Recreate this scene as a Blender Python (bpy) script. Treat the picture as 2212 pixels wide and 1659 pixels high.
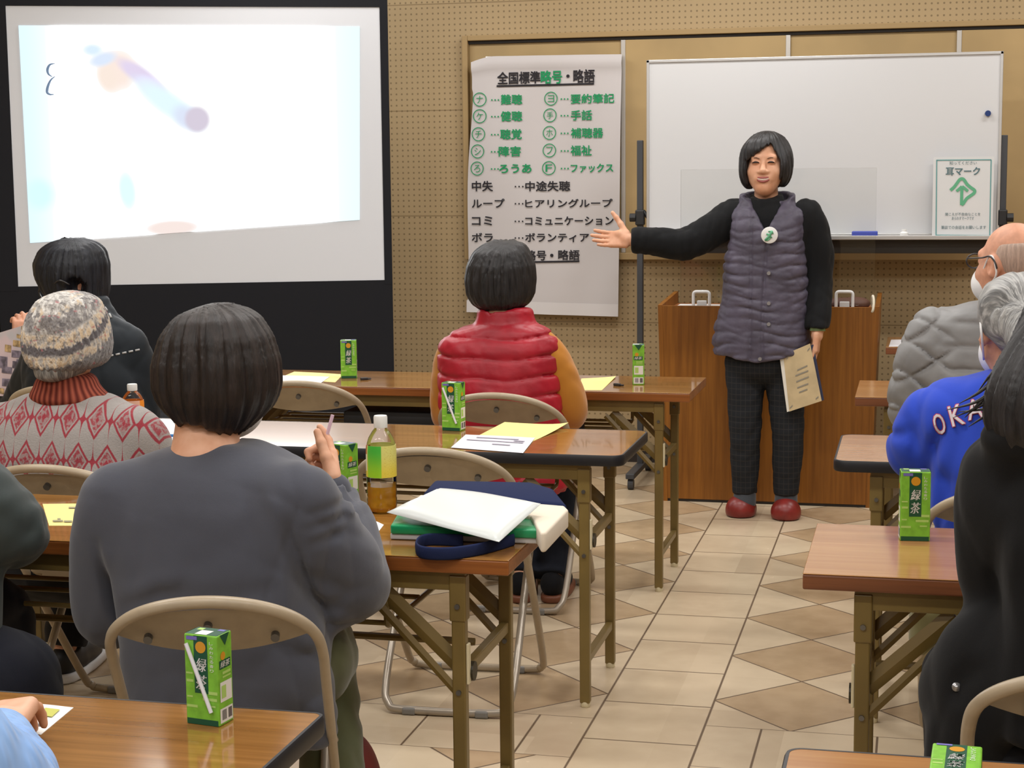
import bpy, bmesh, math, random
import numpy as np
from mathutils import Vector, Matrix
sc = bpy.context.scene
for _o in list(bpy.data.objects):
    bpy.data.objects.remove(_o)
COL = sc.collection
random.seed(7)
# ------------------------------------------------------------------ camera
CF, PITCH, ROLL, YAW, CH = 3646.36, .1223, .0097, .2361, 1.3935   # focal length in px of the 2212 px frame, tilt, roll, pan, eye height
_c, _s, _cp, _sp = math.cos(YAW), math.sin(YAW), math.cos(PITCH), math.sin(PITCH)
_R = Vector((_c, _s, 0)); _F = Vector((-_s, _c, 0)); _U = Vector((0, 0, 1))
FWD = _F*_cp - _U*_sp
UPV = _U*_cp + _F*_sp
RT = _R*math.cos(ROLL) - UPV*math.sin(ROLL)
UP = _R*math.sin(ROLL) + UPV*math.cos(ROLL)
CAMP = Vector((0, 0, CH))
cam_d = bpy.data.cameras.new('camera')
cam = bpy.data.objects.new('camera', cam_d)
COL.objects.link(cam)
cam_d.sensor_width = 36
cam_d.lens = CF*36/2212
cam_d.clip_start = .05
_m = Matrix.Identity(4)
for _i in range(3):
    _m[_i][0], _m[_i][1], _m[_i][2], _m[_i][3] = RT[_i], UP[_i], -FWD[_i], CAMP[_i]
cam.matrix_world = _m
sc.camera = cam

def ray(px, py):
    return FWD + RT*((px-1106)/CF) + UP*((829.5-py)/CF)
def at_depth(px, py, y):
    r = ray(px, py)
    return CAMP + r*(y/r.y)
def at_height(px, py, z):
    r = ray(px, py)
    return CAMP + r*((z-CH)/r.z)

# ------------------------------------------------------------------ light and exposure
sc.view_settings.view_transform = 'Standard'
sc.view_settings.look = 'None'
sc.view_settings.gamma = 1
sc.view_settings.exposure = .5
sc.view_settings.use_curve_mapping = False
wd = bpy.data.worlds.new('world')
sc.world = wd
wd.use_nodes = True
wd.node_tree.nodes['Background'].inputs[0].default_value = (1, .98, .95, 1)
wd.node_tree.nodes['Background'].inputs[1].default_value = .15
sc.cycles.max_bounces = 6
sc.cycles.diffuse_bounces = 3
sc.cycles.glossy_bounces = 3
sc.cycles.transmission_bounces = 6
sc.cycles.transparent_max_bounces = 10
sc.cycles.use_denoising = True
sc.cycles.sample_clamp_indirect = 6

def area_light(name, loc, sx, sy, power, color):
    l = bpy.data.lights.new(name, 'AREA')
    l.shape = 'RECTANGLE'; l.size = sx; l.size_y = sy
    l.energy = power; l.color = color
    o = bpy.data.objects.new(name, l)
    COL.objects.link(o)
    o.location = loc
    return o
CEIL = 2.95
LAMPS = [(x, y) for y in (1.0, 3.2, 5.4, 7.0) for x in (-2.9, -.9, 1.1)] + [(-.9, -1.2), (1.1, -1.2), (-2.9, -1.2)]
for _x, _y in LAMPS:
    area_light('ceiling_lamp_light', (_x, _y, CEIL-.075), 1.15, .22, 14.5 if _y > 6 else 17, (1, .99, .975))

# ------------------------------------------------------------------ node helper
def lin(c):
    out = []
    for v in c[:3]:
        v = v/255
        out.append(v/12.92 if v <= .04045 else ((v+.055)/1.055)**2.4)
    return (*out, 1)

class X:
    """a float socket one can do arithmetic on"""
    def __init__(s, nt, v): s.nt = nt; s.v = v
    def _op(s, op, *a, clamp=False):
        n = s.nt.nodes.new('ShaderNodeMath'); n.operation = op; n.use_clamp = clamp
        for i, q in enumerate((s,)+a):
            q = q.v if isinstance(q, X) else q
            if isinstance(q, (int, float)): n.inputs[i].default_value = q
            else: s.nt.links.new(q, n.inputs[i])
        return X(s.nt, n.outputs[0])
    def __add__(s, o): return s._op('ADD', o)
    __radd__ = __add__
    def __sub__(s, o): return s._op('SUBTRACT', o)
    def __rsub__(s, o): return (s*-1)+o
    def __mul__(s, o): return s._op('MULTIPLY', o)
    __rmul__ = __mul__
    def __truediv__(s, o): return s._op('DIVIDE', o)
    def __abs__(s): return s._op('ABSOLUTE')
    def floor(s): return s._op('FLOOR')
    def fract(s): return s._op('FRACT')
    def sin(s): return s._op('SINE')
    def sqrt(s): return s._op('SQRT')
    def lt(s, o): return s._op('LESS_THAN', o)
    def gt(s, o): return s._op('GREATER_THAN', o)
    def mn(s, o): return s._op('MINIMUM', o)
    def mx(s, o): return s._op('MAXIMUM', o)
    def mod(s, o): return s._op('FLOORED_MODULO', o)
    def atan2(s, o): return s._op('ARCTAN2', o)
    def pw(s, o): return s._op('POWER', o)
    def clamp(s): return s._op('ADD', 0.0, clamp=True)
    def step(s, lo, hi):
        n = s.nt.nodes.new('ShaderNodeMapRange'); n.interpolation_type = 'SMOOTHSTEP'
        s.nt.links.new(s.v, n.inputs[0])
        n.inputs[1].default_value = lo; n.inputs[2].default_value = hi
        return X(s.nt, n.outputs[0])

def coords(nt, kind='Object'):
    t = nt.nodes.new('ShaderNodeTexCoord')
    sp = nt.nodes.new('ShaderNodeSeparateXYZ')
    nt.links.new(t.outputs[kind], sp.inputs[0])
    return [X(nt, sp.outputs[i]) for i in range(3)]
def comb(nt, x, y, z):
    n = nt.nodes.new('ShaderNodeCombineXYZ')
    for i, q in enumerate((x, y, z)):
        q = q.v if isinstance(q, X) else q
        if isinstance(q, (int, float)): n.inputs[i].default_value = q
        else: nt.links.new(q, n.inputs[i])
    return n.outputs[0]
def noise(nt, vec, scale, detail=3, rough=.5):
    n = nt.nodes.new('ShaderNodeTexNoise')
    n.inputs['Scale'].default_value = scale
    n.inputs['Detail'].default_value = detail
    n.inputs['Roughness'].default_value = rough
    if vec is not None: nt.links.new(vec, n.inputs['Vector'])
    return X(nt, n.outputs[0])
def mixc(nt, f, a, b):
    n = nt.nodes.new('ShaderNodeMix'); n.data_type = 'RGBA'
    if isinstance(f, X): nt.links.new(f.v, n.inputs[0])
    else: n.inputs[0].default_value = f
    for q, i in ((a, 6), (b, 7)):
        if isinstance(q, (tuple, list)): n.inputs[i].default_value = lin(q)
        else: nt.links.new(q, n.inputs[i])
    return n.outputs[2]
MATS = {}
def mat(name, rgb=(128, 128, 128), rough=.5, metal=0, spec=.5, fn=None, bump=None, var=None, sheen=0, coat=0, sss=0):
    if name in MATS: return MATS[name]
    m = bpy.data.materials.new(name); m.use_nodes = True
    nt = m.node_tree; b = nt.nodes['Principled BSDF']
    b.inputs['Base Color'].default_value = lin(rgb)
    b.inputs['Roughness'].default_value = rough
    b.inputs['Metallic'].default_value = metal
    b.inputs['Specular IOR Level'].default_value = spec
    b.inputs['Sheen Weight'].default_value = sheen
    b.inputs['Coat Weight'].default_value = coat
    if sss:
        b.inputs['Subsurface Weight'].default_value = sss
        b.inputs['Subsurface Radius'].default_value = (.01, .004, .002)
    m.diffuse_color = lin(rgb)
    if var:
        sc_, amt = var
        t = nt.nodes.new('ShaderNodeTexCoord')
        n = noise(nt, t.outputs['Object'], sc_)
        lo = [max(0, c*(1-amt)) for c in rgb]; hi = [min(255, c*(1+amt)) for c in rgb]
        nt.links.new(mixc(nt, n.step(.3, .7), lo, hi), b.inputs['Base Color'])
    if bump:
        sc_, st = bump
        t = nt.nodes.new('ShaderNodeTexCoord')
        add_bump(nt, b, noise(nt, t.outputs['Object'], sc_, 2), st)
    if fn: fn(nt, b)
    MATS[name] = m
    return m
def add_bump(nt, b, hgt, strength=.3, dist=.004):
    n = nt.nodes.new('ShaderNodeBump'); n.inputs['Strength'].default_value = strength
    n.inputs['Distance'].default_value = dist
    nt.links.new(hgt.v, n.inputs['Height']); nt.links.new(n.outputs[0], b.inputs['Normal'])
def base(nt, b, sock): nt.links.new(sock, b.inputs['Base Color'])

# ------------------------------------------------------------------ object helpers
def link(name, me, m, parent=None, smooth=True):
    o = bpy.data.objects.new(name, me); COL.objects.link(o)
    for q in (m if isinstance(m, (list, tuple)) else [m]): me.materials.append(q)
    if smooth: me.polygons.foreach_set('use_smooth', [True]*len(me.polygons))
    if parent is not None: o.parent = parent
    return o
def obj(name, bm, m, parent=None, smooth=False, auto=None):
    me = bpy.data.meshes.new(name)
    bm.normal_update(); bm.to_mesh(me); bm.free()
    o = link(name, me, m, parent, smooth)
    if auto:
        me.set_sharp_from_angle(angle=math.radians(auto))
    return o
def thing(name, label, cat, loc=(0, 0, 0), rz=0, group=None):
    o = bpy.data.objects.new(name, None); COL.objects.link(o)
    o.location = loc; o.rotation_euler = (0, 0, rz); o.empty_display_size = .05
    return tag(o, label, cat, group)
def tag(o, label, cat, group=None):
    o['label'] = label; o['category'] = cat
    if group: o['group'] = group
    return o
def struct(o):
    o['kind'] = 'structure'; return o
def copy_tree(o, parent=None):
    c = o.copy(); COL.objects.link(c)
    if parent is not None: c.parent = parent
    for ch in list(o.children): copy_tree(ch, c)
    return c
def B(): return bmesh.new()
def box(bm, lo, hi, bev=0, seg=2, mi=0, mtx=None):
    g = bmesh.ops.create_cube(bm, size=1)
    vs = g['verts']
    for v in vs:
        v.co = Vector([lo[i]+(v.co[i]+.5)*(hi[i]-lo[i]) for i in range(3)])
    fs = set(f for v in vs for f in v.link_faces)
    if bev:
        r = bmesh.ops.bevel(bm, geom=list(set(e for v in vs for e in v.link_edges)), offset=bev, segments=seg, profile=.5, affect='EDGES')
        fs = set(r['faces']) | set(f for f in fs if f.is_valid)
        vs = list(set(v for f in fs for v in f.verts))
        fs = set(f for v in vs for f in v.link_faces)
    for f in fs: f.material_index = mi
    if mtx is not None:
        for v in vs: v.co = mtx @ v.co
    return vs
def tube(bm, pts, r, seg=10, closed=False, cap=True, mi=0, flat=None):
    pts = [Vector(p) for p in pts]; n = len(pts)
    rad = r if isinstance(r, (list, tuple)) else [r]*n
    rings = []; up = None
    for i, p in enumerate(pts):
        if closed: t = pts[(i+1) % n]-pts[i-1]
        else: t = pts[min(i+1, n-1)]-pts[max(i-1, 0)]
        t.normalize()
        if up is None: up = Vector((0, 0, 1)) if abs(t.z) < .9 else Vector((0, 1, 0))
        a = t.cross(up)
        if a.length < 1e-5: a = t.orthogonal()
        a.normalize(); b = a.cross(t).normalized(); up = b
        ring = []
        for k in range(seg):
            an = 2*math.pi*k/seg
            fx, fy = (1, 1) if flat is None else flat
            ring.append(bm.verts.new(p + (a*math.cos(an)*fx + b*math.sin(an)*fy)*rad[i]))
        rings.append(ring)
    for i in range(n if closed else n-1):
        A, C = rings[i], rings[(i+1) % n]
        for k in range(seg):
            f = bm.faces.new((A[k], A[(k+1) % seg], C[(k+1) % seg], C[k])); f.material_index = mi
    if cap and not closed:
        bm.faces.new(rings[0][::-1]).material_index = mi
        bm.faces.new(rings[-1]).material_index = mi
def smooth_path(pts, n=8, closed=False):
    pts = [Vector(p) for p in pts]; out = []
    N = len(pts)
    for i in range(N if closed else N-1):
        p0 = pts[(i-1) % N] if closed or i > 0 else pts[0]*2-pts[1]
        p1 = pts[i]; p2 = pts[(i+1) % N]
        p3 = pts[(i+2) % N] if closed or i+2 < N else pts[-1]*2-pts[-2]
        for k in range(n):
            t = k/n
            out.append(.5*((2*p1)+(p2-p0)*t+(2*p0-5*p1+4*p2-p3)*t*t+(3*p1-p0-3*p2+p3)*t**3))
    if not closed: out.append(pts[-1])
    return out
def fillet(pts, r, n=6, closed=False):
    """polyline with rounded corners"""
    pts = [Vector(p) for p in pts]; N = len(pts); out = []
    for i in range(N):
        if not closed and i in (0, N-1): out.append(pts[i]); continue
        p, a, b = pts[i], pts[i-1], pts[(i+1) % N]
        da, db = (a-p), (b-p)
        rr = min(r, da.length*.45, db.length*.45)
        A = p+da.normalized()*rr; C = p+db.normalized()*rr
        for k in range(n+1):
            t = k/n
            out.append(A*(1-t)**2 + p*2*t*(1-t) + C*t*t)
    return out
def lathe(bm, prof, seg=24, mi=0, c=(0, 0), cap=True):
    rings = []
    for r, z in prof:
        rings.append([bm.verts.new((c[0]+r*math.cos(2*math.pi*k/seg), c[1]+r*math.sin(2*math.pi*k/seg), z)) for k in range(seg)])
    for A, C in zip(rings, rings[1:]):
        for k in range(seg):
            bm.faces.new((A[k], A[(k+1) % seg], C[(k+1) % seg], C[k])).material_index = mi
    if cap:
        bm.faces.new(rings[0][::-1]).material_index = mi
        bm.faces.new(rings[-1]).material_index = mi
def prism(bm, poly, z0, z1, mi=0, mtx=None):
    """extruded outline (list of xy)"""
    a = [bm.verts.new((p[0], p[1], z0)) for p in poly]; b = [bm.verts.new((p[0], p[1], z1)) for p in poly]
    n = len(poly)
    fs = [bm.faces.new(a[::-1]), bm.faces.new(b)]
    for i in range(n): fs.append(bm.faces.new((a[i], a[(i+1) % n], b[(i+1) % n], b[i])))
    for f in fs: f.material_index = mi
    if mtx is not None:
        for v in a+b: v.co = mtx @ v.co
    return a+b
def rrect(x0, y0, x1, y1, r, n=6):
    out = []
    for cx, cy, a0 in ((x1-r, y1-r, 0), (x0+r, y1-r, 90), (x0+r, y0+r, 180), (x1-r, y0+r, 270)):
        for k in range(n+1):
            a = math.radians(a0+90*k/n); out.append((cx+r*math.cos(a), cy+r*math.sin(a)))
    return out
def text_mesh(body, size, weight=0., shear=0., align='LEFT', ext=0.):
    cu = bpy.data.curves.new('lettering', 'FONT'); cu.body = body; cu.size = size
    cu.offset = weight*size; cu.shear = shear; cu.align_x = align; cu.resolution_u = 3; cu.extrude = ext
    o = bpy.data.objects.new('lettering', cu); COL.objects.link(o)
    bpy.context.view_layer.update()
    ev = o.evaluated_get(bpy.context.evaluated_depsgraph_get())
    me = bpy.data.meshes.new_from_object(ev)
    bpy.data.objects.remove(o); bpy.data.curves.remove(cu)
    return me
def add_text(bm, body, size, mtx, weight=0., shear=0., align='LEFT', mi=0, fit=None, ext=0.):
    me = text_mesh(body, size, weight, shear, align, ext)
    xs = [v.co.x for v in me.vertices]; ys = [v.co.y for v in me.vertices]
    if not xs: return
    if fit:   # fit = (x0, x1, y0, y1)
        x0, x1, y0, y1 = fit
        kx = (x1-x0)/max(1e-6, max(xs)-min(xs)); ky = (y1-y0)/max(1e-6, max(ys)-min(ys))
        mx_, my_ = min(xs), min(ys)
        for v in me.vertices:
            v.co.x = x0+(v.co.x-mx_)*kx; v.co.y = y0+(v.co.y-my_)*ky
    me.transform(mtx)
    n0 = len(bm.faces)
    bm.from_mesh(me); bm.faces.ensure_lookup_table()
    for f in bm.faces[n0:]: f.material_index = mi
    bpy.data.meshes.remove(me)
# ------------------------------------------------------------------ the room
YW = 8.08
XL, XR, YB = -5.3, 3.2, -2.6
def floor_fn(nt, b):
    x, y, z = coords(nt)
    left = x.lt(-.65)
    xo = x + left*.722 + .289
    yo = (y-4.806).mod(.432)
    a = (xo+yo)/.432; c = (xo-yo)/.432
    a5, c5 = a+.5, c+.5
    dark = ((a5.floor()+c5.floor()).mod(2)).lt(.5)
    da = (.5-abs(a5.fract()-.5))*.3055; dc = (.5-abs(c5.fract()-.5))*.3055
    gd = da.mn(dc)
    aisle = (x+.6475)
    in_a = abs(aisle).lt(.1435)
    band = abs(y-4.01).lt(.153)
    ya = (.5-abs(((y-6.306)/.307+.5).fract()-.5))*.307
    xa = (.5-abs(((x+.504)/.2865+.5).fract()-.5))*.2865
    ye = abs(abs(y-4.01)-.153)
    g_band = xa.mn(ye); g_a = ya.mn(abs(abs(aisle)-.1435))
    st = in_a.mx(band)
    g_st = in_a*g_a + (1-in_a)*g_band
    g = st*g_st + (1-st)*gd
    edge = abs(abs(aisle)-.1435)
    g = g.mn(edge)
    grout = 1-g.step(.0018, .0042)
    isdark = dark*(1-st)
    v = comb(nt, x, y, 0)
    n1 = noise(nt, v, 3.0, 3); n2 = noise(nt, v, 14, 3)
    t = comb(nt, (x*3.3).floor(), (y*3.26).floor(), 0)
    tn = nt.nodes.new('ShaderNodeTexWhiteNoise'); nt.links.new(t, tn.inputs[0])
    tv = X(nt, tn.outputs[0])
    light = mixc(nt, (n1*.6+tv*.25+n2*.2).step(.3, .75), (192, 172, 144), (212, 193, 164))
    drk = mixc(nt, (n1*.6+n2*.4).step(.35, .65), (170, 145, 113), (187, 162, 129))
    cc = mixc(nt, isdark, light, drk)
    base(nt, b, mixc(nt, grout, cc, (98, 78, 56)))
    r = n2*.1+.2+grout*.4
    nt.links.new(r.v, b.inputs['Roughness'])
    add_bump(nt, b, (1-grout)*.5+n1*.4, .12, .004)
m_floor = mat('floor_tile', (200, 178, 150), .3, spec=.45, fn=floor_fn)

def peg_fn(nt, b):
    x, y, z = coords(nt)
    s = .0275
    u = ((x/s).fract()-.5)*s; w = ((z/s).fract()-.5)*s
    d = (u*u+w*w).sqrt()
    hole = 1-d.step(.0034, .0056)
    zz = [at_depth(843, p, YW).z for p in (12, 240.5, 466.8, 691)]
    seam = None
    for q in zz:
        k = 1-abs(z-q).step(.0015, .0035)
        seam = k if seam is None else seam.mx(k)
    n = noise(nt, comb(nt, x, 0, z), 2.2, 2)
    c = mixc(nt, n, (172, 150, 114), (184, 161, 124))
    c = mixc(nt, hole*.62, c, (88, 72, 50))
    base(nt, b, mixc(nt, seam*.6, c, (110, 90, 60)))
m_peg = mat('pegboard', (168, 145, 105), .6, spec=.25, fn=peg_fn)
m_wall = mat('painted_wall', (176, 158, 126), .7, spec=.2, var=(1.5, .04))
m_ceil = mat('ceiling_board', (225, 220, 208), .9, spec=.1)

bm = B(); box(bm, (XL, YB, -.1), (XR, YW, 0)); struct(obj('floor', bm, m_floor))
bm = B(); box(bm, (XL, YW, 0), (XR, YW+.15, CEIL)); struct(obj('wall_front', bm, m_peg))
bm = B(); box(bm, (XL-.15, YB, 0), (XL, YW, CEIL)); struct(obj('wall_left', bm, m_wall))
bm = B(); box(bm, (XR, YB, 0), (XR+.15, YW, CEIL)); struct(obj('wall_right', bm, m_wall))
bm = B(); box(bm, (XL, YB-.15, 0), (XR, YB, CEIL)); struct(obj('wall_back', bm, m_wall))
bm = B(); box(bm, (XL, YB, CEIL), (XR, YW, CEIL+.15)); ceiling = struct(obj('ceiling', bm, m_ceil))
m_lampbody = mat('lamp_white', (235, 235, 230), .5)
for x, y in LAMPS:
    bm = B(); box(bm, (x-.6, y-.13, CEIL-.07), (x+.6, y+.13, CEIL), .01)
    obj('lamp_housing', bm, m_lampbody, ceiling)
m_base = mat('baseboard_dark', (46, 38, 34), .5)
bm = B(); box(bm, (XL, YW-.012, 0), (XR, YW, .085), .002); struct(obj('baseboard_front', bm, m_base))

# sliding panel cupboard let into the front wall
m_panel = mat('panel_tan', (176, 150, 106), .55, spec=.3, var=(3, .04))
m_frame = mat('frame_tan', (168, 142, 100), .5, spec=.3)
m_silver = mat('silver_strip', (196, 192, 186), .35, metal=.6)
m_dark = mat('dark_gap', (38, 32, 28), .6)
tl = at_depth(1003, 84, YW); bl = at_depth(1340, 560, YW); zr = at_depth(1340, 545, YW).z
ztop, zbot, x0, x1 = tl.z+.012, bl.z, tl.x, 1.15
cab = thing('sliding_panel_cupboard', 'wide tan sliding panel cupboard framed into the pegboard wall behind the whiteboard', 'cupboard', ((x0+x1)/2, YW, zbot))
def loc(o, p):
    o.matrix_parent_inverse = Matrix.Translation(-p.location) if p.rotation_euler.z == 0 else p.matrix_basis.inverted()
    return o
bm = B()
box(bm, (x0, YW-.05, zbot), (x0+.028, YW-.001, ztop), .003)
box(bm, (x0+.028, YW-.05, ztop-.026), (x1, YW-.001, ztop), .003)
box(bm, (x0+.028, YW-.05, zbot), (x1, YW-.001, zr), .003)
box(bm, (x1-.028, YW-.05, zr), (x1, YW-.001, ztop-.026), .003)
loc(obj('frame', bm, m_frame, cab), cab)
bm = B(); box(bm, (x0+.028, YW-.032, ztop-.04), (x1-.028, YW-.004, ztop-.026)); loc(obj('top_track', bm, m_dark, cab), cab)
dv = [at_depth(p, 95, YW-.02).x for p in (1347, 1703, 2072)]
xs = [x0+.028]+dv+[x1-.028]
for i in range(4):
    yy = YW-(.012 if i % 2 == 0 else .022)
    bm = B(); box(bm, (xs[i]+.001, yy-.008, zr), (xs[i+1]-.001, yy, ztop-.041))
    loc(obj('sliding_panel', bm, m_panel, cab), cab)
for d in dv:
    bm = B(); box(bm, (d-.011, YW-.034, zr), (d+.011, YW-.0225, ztop-.041), .002); loc(obj('edge_strip', bm, m_silver, cab), cab)

# ------------------------------------------------------------------ projection screen
SA = Vector((-2.366, 7.4, 0)); SB = Vector((-3.895, 6.8, 0))
SE = (SA-SB).normalized(); SL = (SA-SB).length; SN = Vector((SE.y, -SE.x, 0))  # SN looks at the audience
srz = math.atan2(SE.y, SE.x)
def on_screen(px, py, off=0):
    r = ray(px, py); P0 = SB+SN*off
    t = (P0-CAMP).dot(SN)/r.dot(SN)
    p = CAMP+r*t-SB
    return p.dot(SE), p.z
m_black = mat('screen_black', (27, 28, 33), .75, spec=.2)
m_screen = mat('screen_white', (213, 216, 222), .7, spec=.1)
scr = thing('projection_screen', 'large white projection screen with black borders showing a bright washed-out picture', 'screen', tuple(SB), srz)
zt, zb = on_screen(400, 14)[1], (on_screen(830, 602)[1]+on_screen(38, 622)[1])/2
xl_, xr_ = on_screen(12, 15)[0], on_screen(825, 300)[0]
bm = B(); box(bm, (xl_, 0, zb), (xr_, .004, zt)); obj('screen_fabric', bm, m_screen, scr)
xrr = on_screen(844, 400)[0]
bm = B()
box(bm, (xl_-.085, -.003, zb-.02), (xl_, .006, zt+.25)); box(bm, (xr_, -.003, zb-.02), (xrr, .006, zt+.25)); box(bm, (xl_, -.003, zt), (xr_, .006, zt+.25))
obj('border', bm, m_black, scr)
bm = B(); box(bm, (xl_-.085, -.002, .14), (xrr, .005, zb)); obj('apron', bm, m_black, scr)
bm = B(); box(bm, (xl_-.1, -.06, .03), (xrr+.02, .07, .14), .012); obj('case', bm, mat('case_black', (28, 28, 30), .45), scr)
for xx in (xl_+.2, xrr-.25):
    bm = B(); box(bm, (xx-.03, -.16, 0), (xx+.03, .2, .03), .006); obj('foot', bm, m_black, scr)
def img_fn(nt, b):
    x, y, z = coords(nt)
    col = (255, 255, 255)
    out = nt.nodes.new('ShaderNodeRGB'); out.outputs[0].default_value = lin((255, 255, 255)); out = out.outputs[0]
    X0 = on_screen(52, 290)[0]; X1 = on_screen(777, 290)[0]
    out = mixc(nt, (1-(x-X0).step(0, .22))*.8, out, (214, 244, 255))
    out = mixc(nt, (x-X1+.28).step(0, .3)*.8, out, (224, 250, 255))
    blobs = [((258, 152), 40, 46, 0, (243, 226, 216), .5), ((232, 168), 22, 34, .3, (242, 226, 214), .55), ((222, 128), 30, 14, .3, (214, 226, 244), .5), ((300, 160), 52, 18, -.6, (220, 208, 232), .4),
             ((330, 190), 38, 20, -.6, (226, 222, 250), .4), ((365, 225), 84, 26, -.62, (222, 242, 250), .5), ((405, 255), 34, 24, -.6, (214, 222, 240), .5),
             ((426, 258), 28, 29, 0, (208, 199, 214), .24), ((85, 420), 30, 34, 0, (212, 248, 255), .5), ((275, 412), 18, 42, .1, (220, 250, 255), .4),
             ((372, 492), 58, 16, .03, (240, 224, 218), .3), ((200, 108), 20, 12, 0, (214, 232, 250), .6)]
    for (cx, cy), rx, ry, an, tint, soft in blobs:
        ux, uz = on_screen(cx, cy); k = .0019
        ca, sa = math.cos(an), math.sin(an)
        dx, dz = x-ux, z-uz
        u = (dx*ca+dz*sa)/(rx*k); w = (dz*ca-dx*sa)/(ry*k)
        d = (u*u+w*w).sqrt()
        out = mixc(nt, 1-d.step(1-soft, 1+soft), out, tint)
    b.inputs['Base Color'].default_value = (0, 0, 0, 1)
    nt.links.new(out, b.inputs['Emission Color'])
    bw = nt.nodes.new('ShaderNodeSeparateColor'); nt.links.new(out, bw.inputs[0])
    lum = X(nt, bw.outputs[0]).mn(X(nt, bw.outputs[1]))
    nt.links.new((lum.step(.86, 1.0)*2.3+.78).v, b.inputs['Emission Strength'])
bm = B()
q = [on_screen(*p, .002) for p in ((65, 525), (777, 475), (777, 57), (40, 55))]
fs = [bm.verts.new((u, -.003, w)) for u, w in q]; bk = [bm.verts.new((u, -.0004, w)) for u, w in q]
bm.faces.new(fs); bm.faces.new(bk[::-1])
for i in range(4): bm.faces.new((fs[i], bk[i], bk[(i+1) % 4], fs[(i+1) % 4]))
bmesh.ops.recalc_face_normals(bm, faces=bm.faces)
obj('projected_picture', bm, mat('projected_light', (255, 255, 255), .9, spec=0, fn=img_fn), scr)
def ink_fn(nt, b):
    b.inputs['Emission Color'].default_value = lin((96, 116, 142)); b.inputs['Emission Strength'].default_value = .5
bm = B()
for path in (((119, 137), (108, 140), (103, 150), (105, 160), (113, 166)), ((119, 165), (110, 173), (104, 186), (102, 199), (108, 204), (117, 204))):
    pts = [Vector((on_screen(*p)[0], -.0035, on_screen(*p)[1])) for p in path]
    sp = smooth_path(pts, 5); n = len(sp)
    tube(bm, sp, [.0062*(1-.75*abs(2*i/(n-1)-1)**1.5) for i in range(n)], 6)
obj('projected_writing', bm, mat('projected_ink', (90, 105, 125), .9, spec=0, fn=ink_fn), scr)

# shade on the wall left of the screen, put in as a dark folded sheet
m_wall_shade = mat('wall_shade_brown', (50, 43, 38), .9, spec=.1)
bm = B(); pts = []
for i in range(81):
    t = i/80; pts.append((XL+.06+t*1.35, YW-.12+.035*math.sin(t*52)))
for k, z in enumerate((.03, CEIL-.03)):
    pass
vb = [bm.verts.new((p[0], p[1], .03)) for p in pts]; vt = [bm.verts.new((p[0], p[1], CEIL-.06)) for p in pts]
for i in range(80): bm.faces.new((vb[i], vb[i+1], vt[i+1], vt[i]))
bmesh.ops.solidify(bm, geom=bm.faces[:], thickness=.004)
tag(obj('wall_shade_sheet', bm, m_wall_shade, None, True), 'dark brown folded sheet standing in for shaded wall left of the projection screen', 'wall_shade_sheet')

# ------------------------------------------------------------------ cloth banner with the abbreviations
PY = YW-.075
m_cloth = mat('banner_cloth', (203, 198, 198), .85, spec=.1)
def wave(x, z):
    return .004*math.sin(x*11+z*5)+.003*math.sin(x*23-z*9+1)
TLc, TRc, BRc, BLc = [at_depth(*p, PY) for p in ((1018, 122), (1343, 117), (1335, 684), (1008, 674))]
ban = thing('cloth_banner', 'white cloth banner printed with black and green Japanese abbreviations', 'banner', (float((BLc.x+BRc.x)/2), PY, float(BLc.z)))
bm = B(); NU, NV = 34, 60; grid = []
for j in range(NV+1):
    v = j/NV; row = []
    for i in range(NU+1):
        u = i/NU
        p = TLc.lerp(TRc, u).lerp(BLc.lerp(BRc, u), v)
        sag = .028*max(0, 1-u/.16)**1.6*(1-v)**8 if u < .16 else 0
        p.z -= sag
        p.x += .014*math.sin(v*math.pi*3.2)*(1-u)*math.exp(-v*4)+ (.006 if v > .12 else 0)*(1-u)*math.sin(v*9)
        row.append(bm.verts.new((p.x, p.y+wave(p.x, p.z)+(.012*math.exp(-((v-.03)/.02)**2)*-1), p.z)))
    grid.append(row)
for j in range(NV):
    for i in range(NU): bm.faces.new((grid[j][i], grid[j+1][i], grid[j+1][i+1], grid[j][i+1]))
bmesh.ops.recalc_face_normals(bm, faces=bm.faces)
loc(obj('cloth', bm, m_cloth, ban, True), ban)
bm = B(); z0 = TLc.z-.006; z1 = TRc.z-.006
tube(bm, [(TLc.x+.07, PY+.011, z0), (TRc.x-.004, PY+.011, z1)], .006, 8)
loc(obj('hanging_rod', bm, m_silver, ban), ban)
m_ink = mat('ink_black', (52, 50, 54), .8, spec=.1); m_grn = mat('ink_green', (44, 148, 96), .8, spec=.1)
def px_text(bm, body, x0, x1, yt, yb, Y, off, weight=.02, wav=True):
    a = at_depth(x0, yb, Y); c = at_depth(x1, yt, Y)
    b2 = B()
    e = (c.z-a.z)*weight
    for k, (ex, ez) in enumerate(((0, 0), (-e, -e), (e, e), (e, -e), (-e, e)) if weight else ((0, 0),)):
        n0 = len(b2.verts)
        add_text(b2, body, .05, Matrix.Identity(4), fit=(a.x+ex, c.x+ex, a.z+ez, c.z+ez))
        b2.verts.ensure_lookup_table()
        for v in b2.verts[n0:]: v.co.z -= k*.00012
    for v in b2.verts:
        x, z = v.co.x, v.co.y
        v.co = (x, Y-off+v.co.z+(wave(x, z) if wav else 0), z)
    me = bpy.data.meshes.new('t'); b2.to_mesh(me); b2.free(); bm.from_mesh(me); bpy.data.meshes.remove(me)
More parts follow.
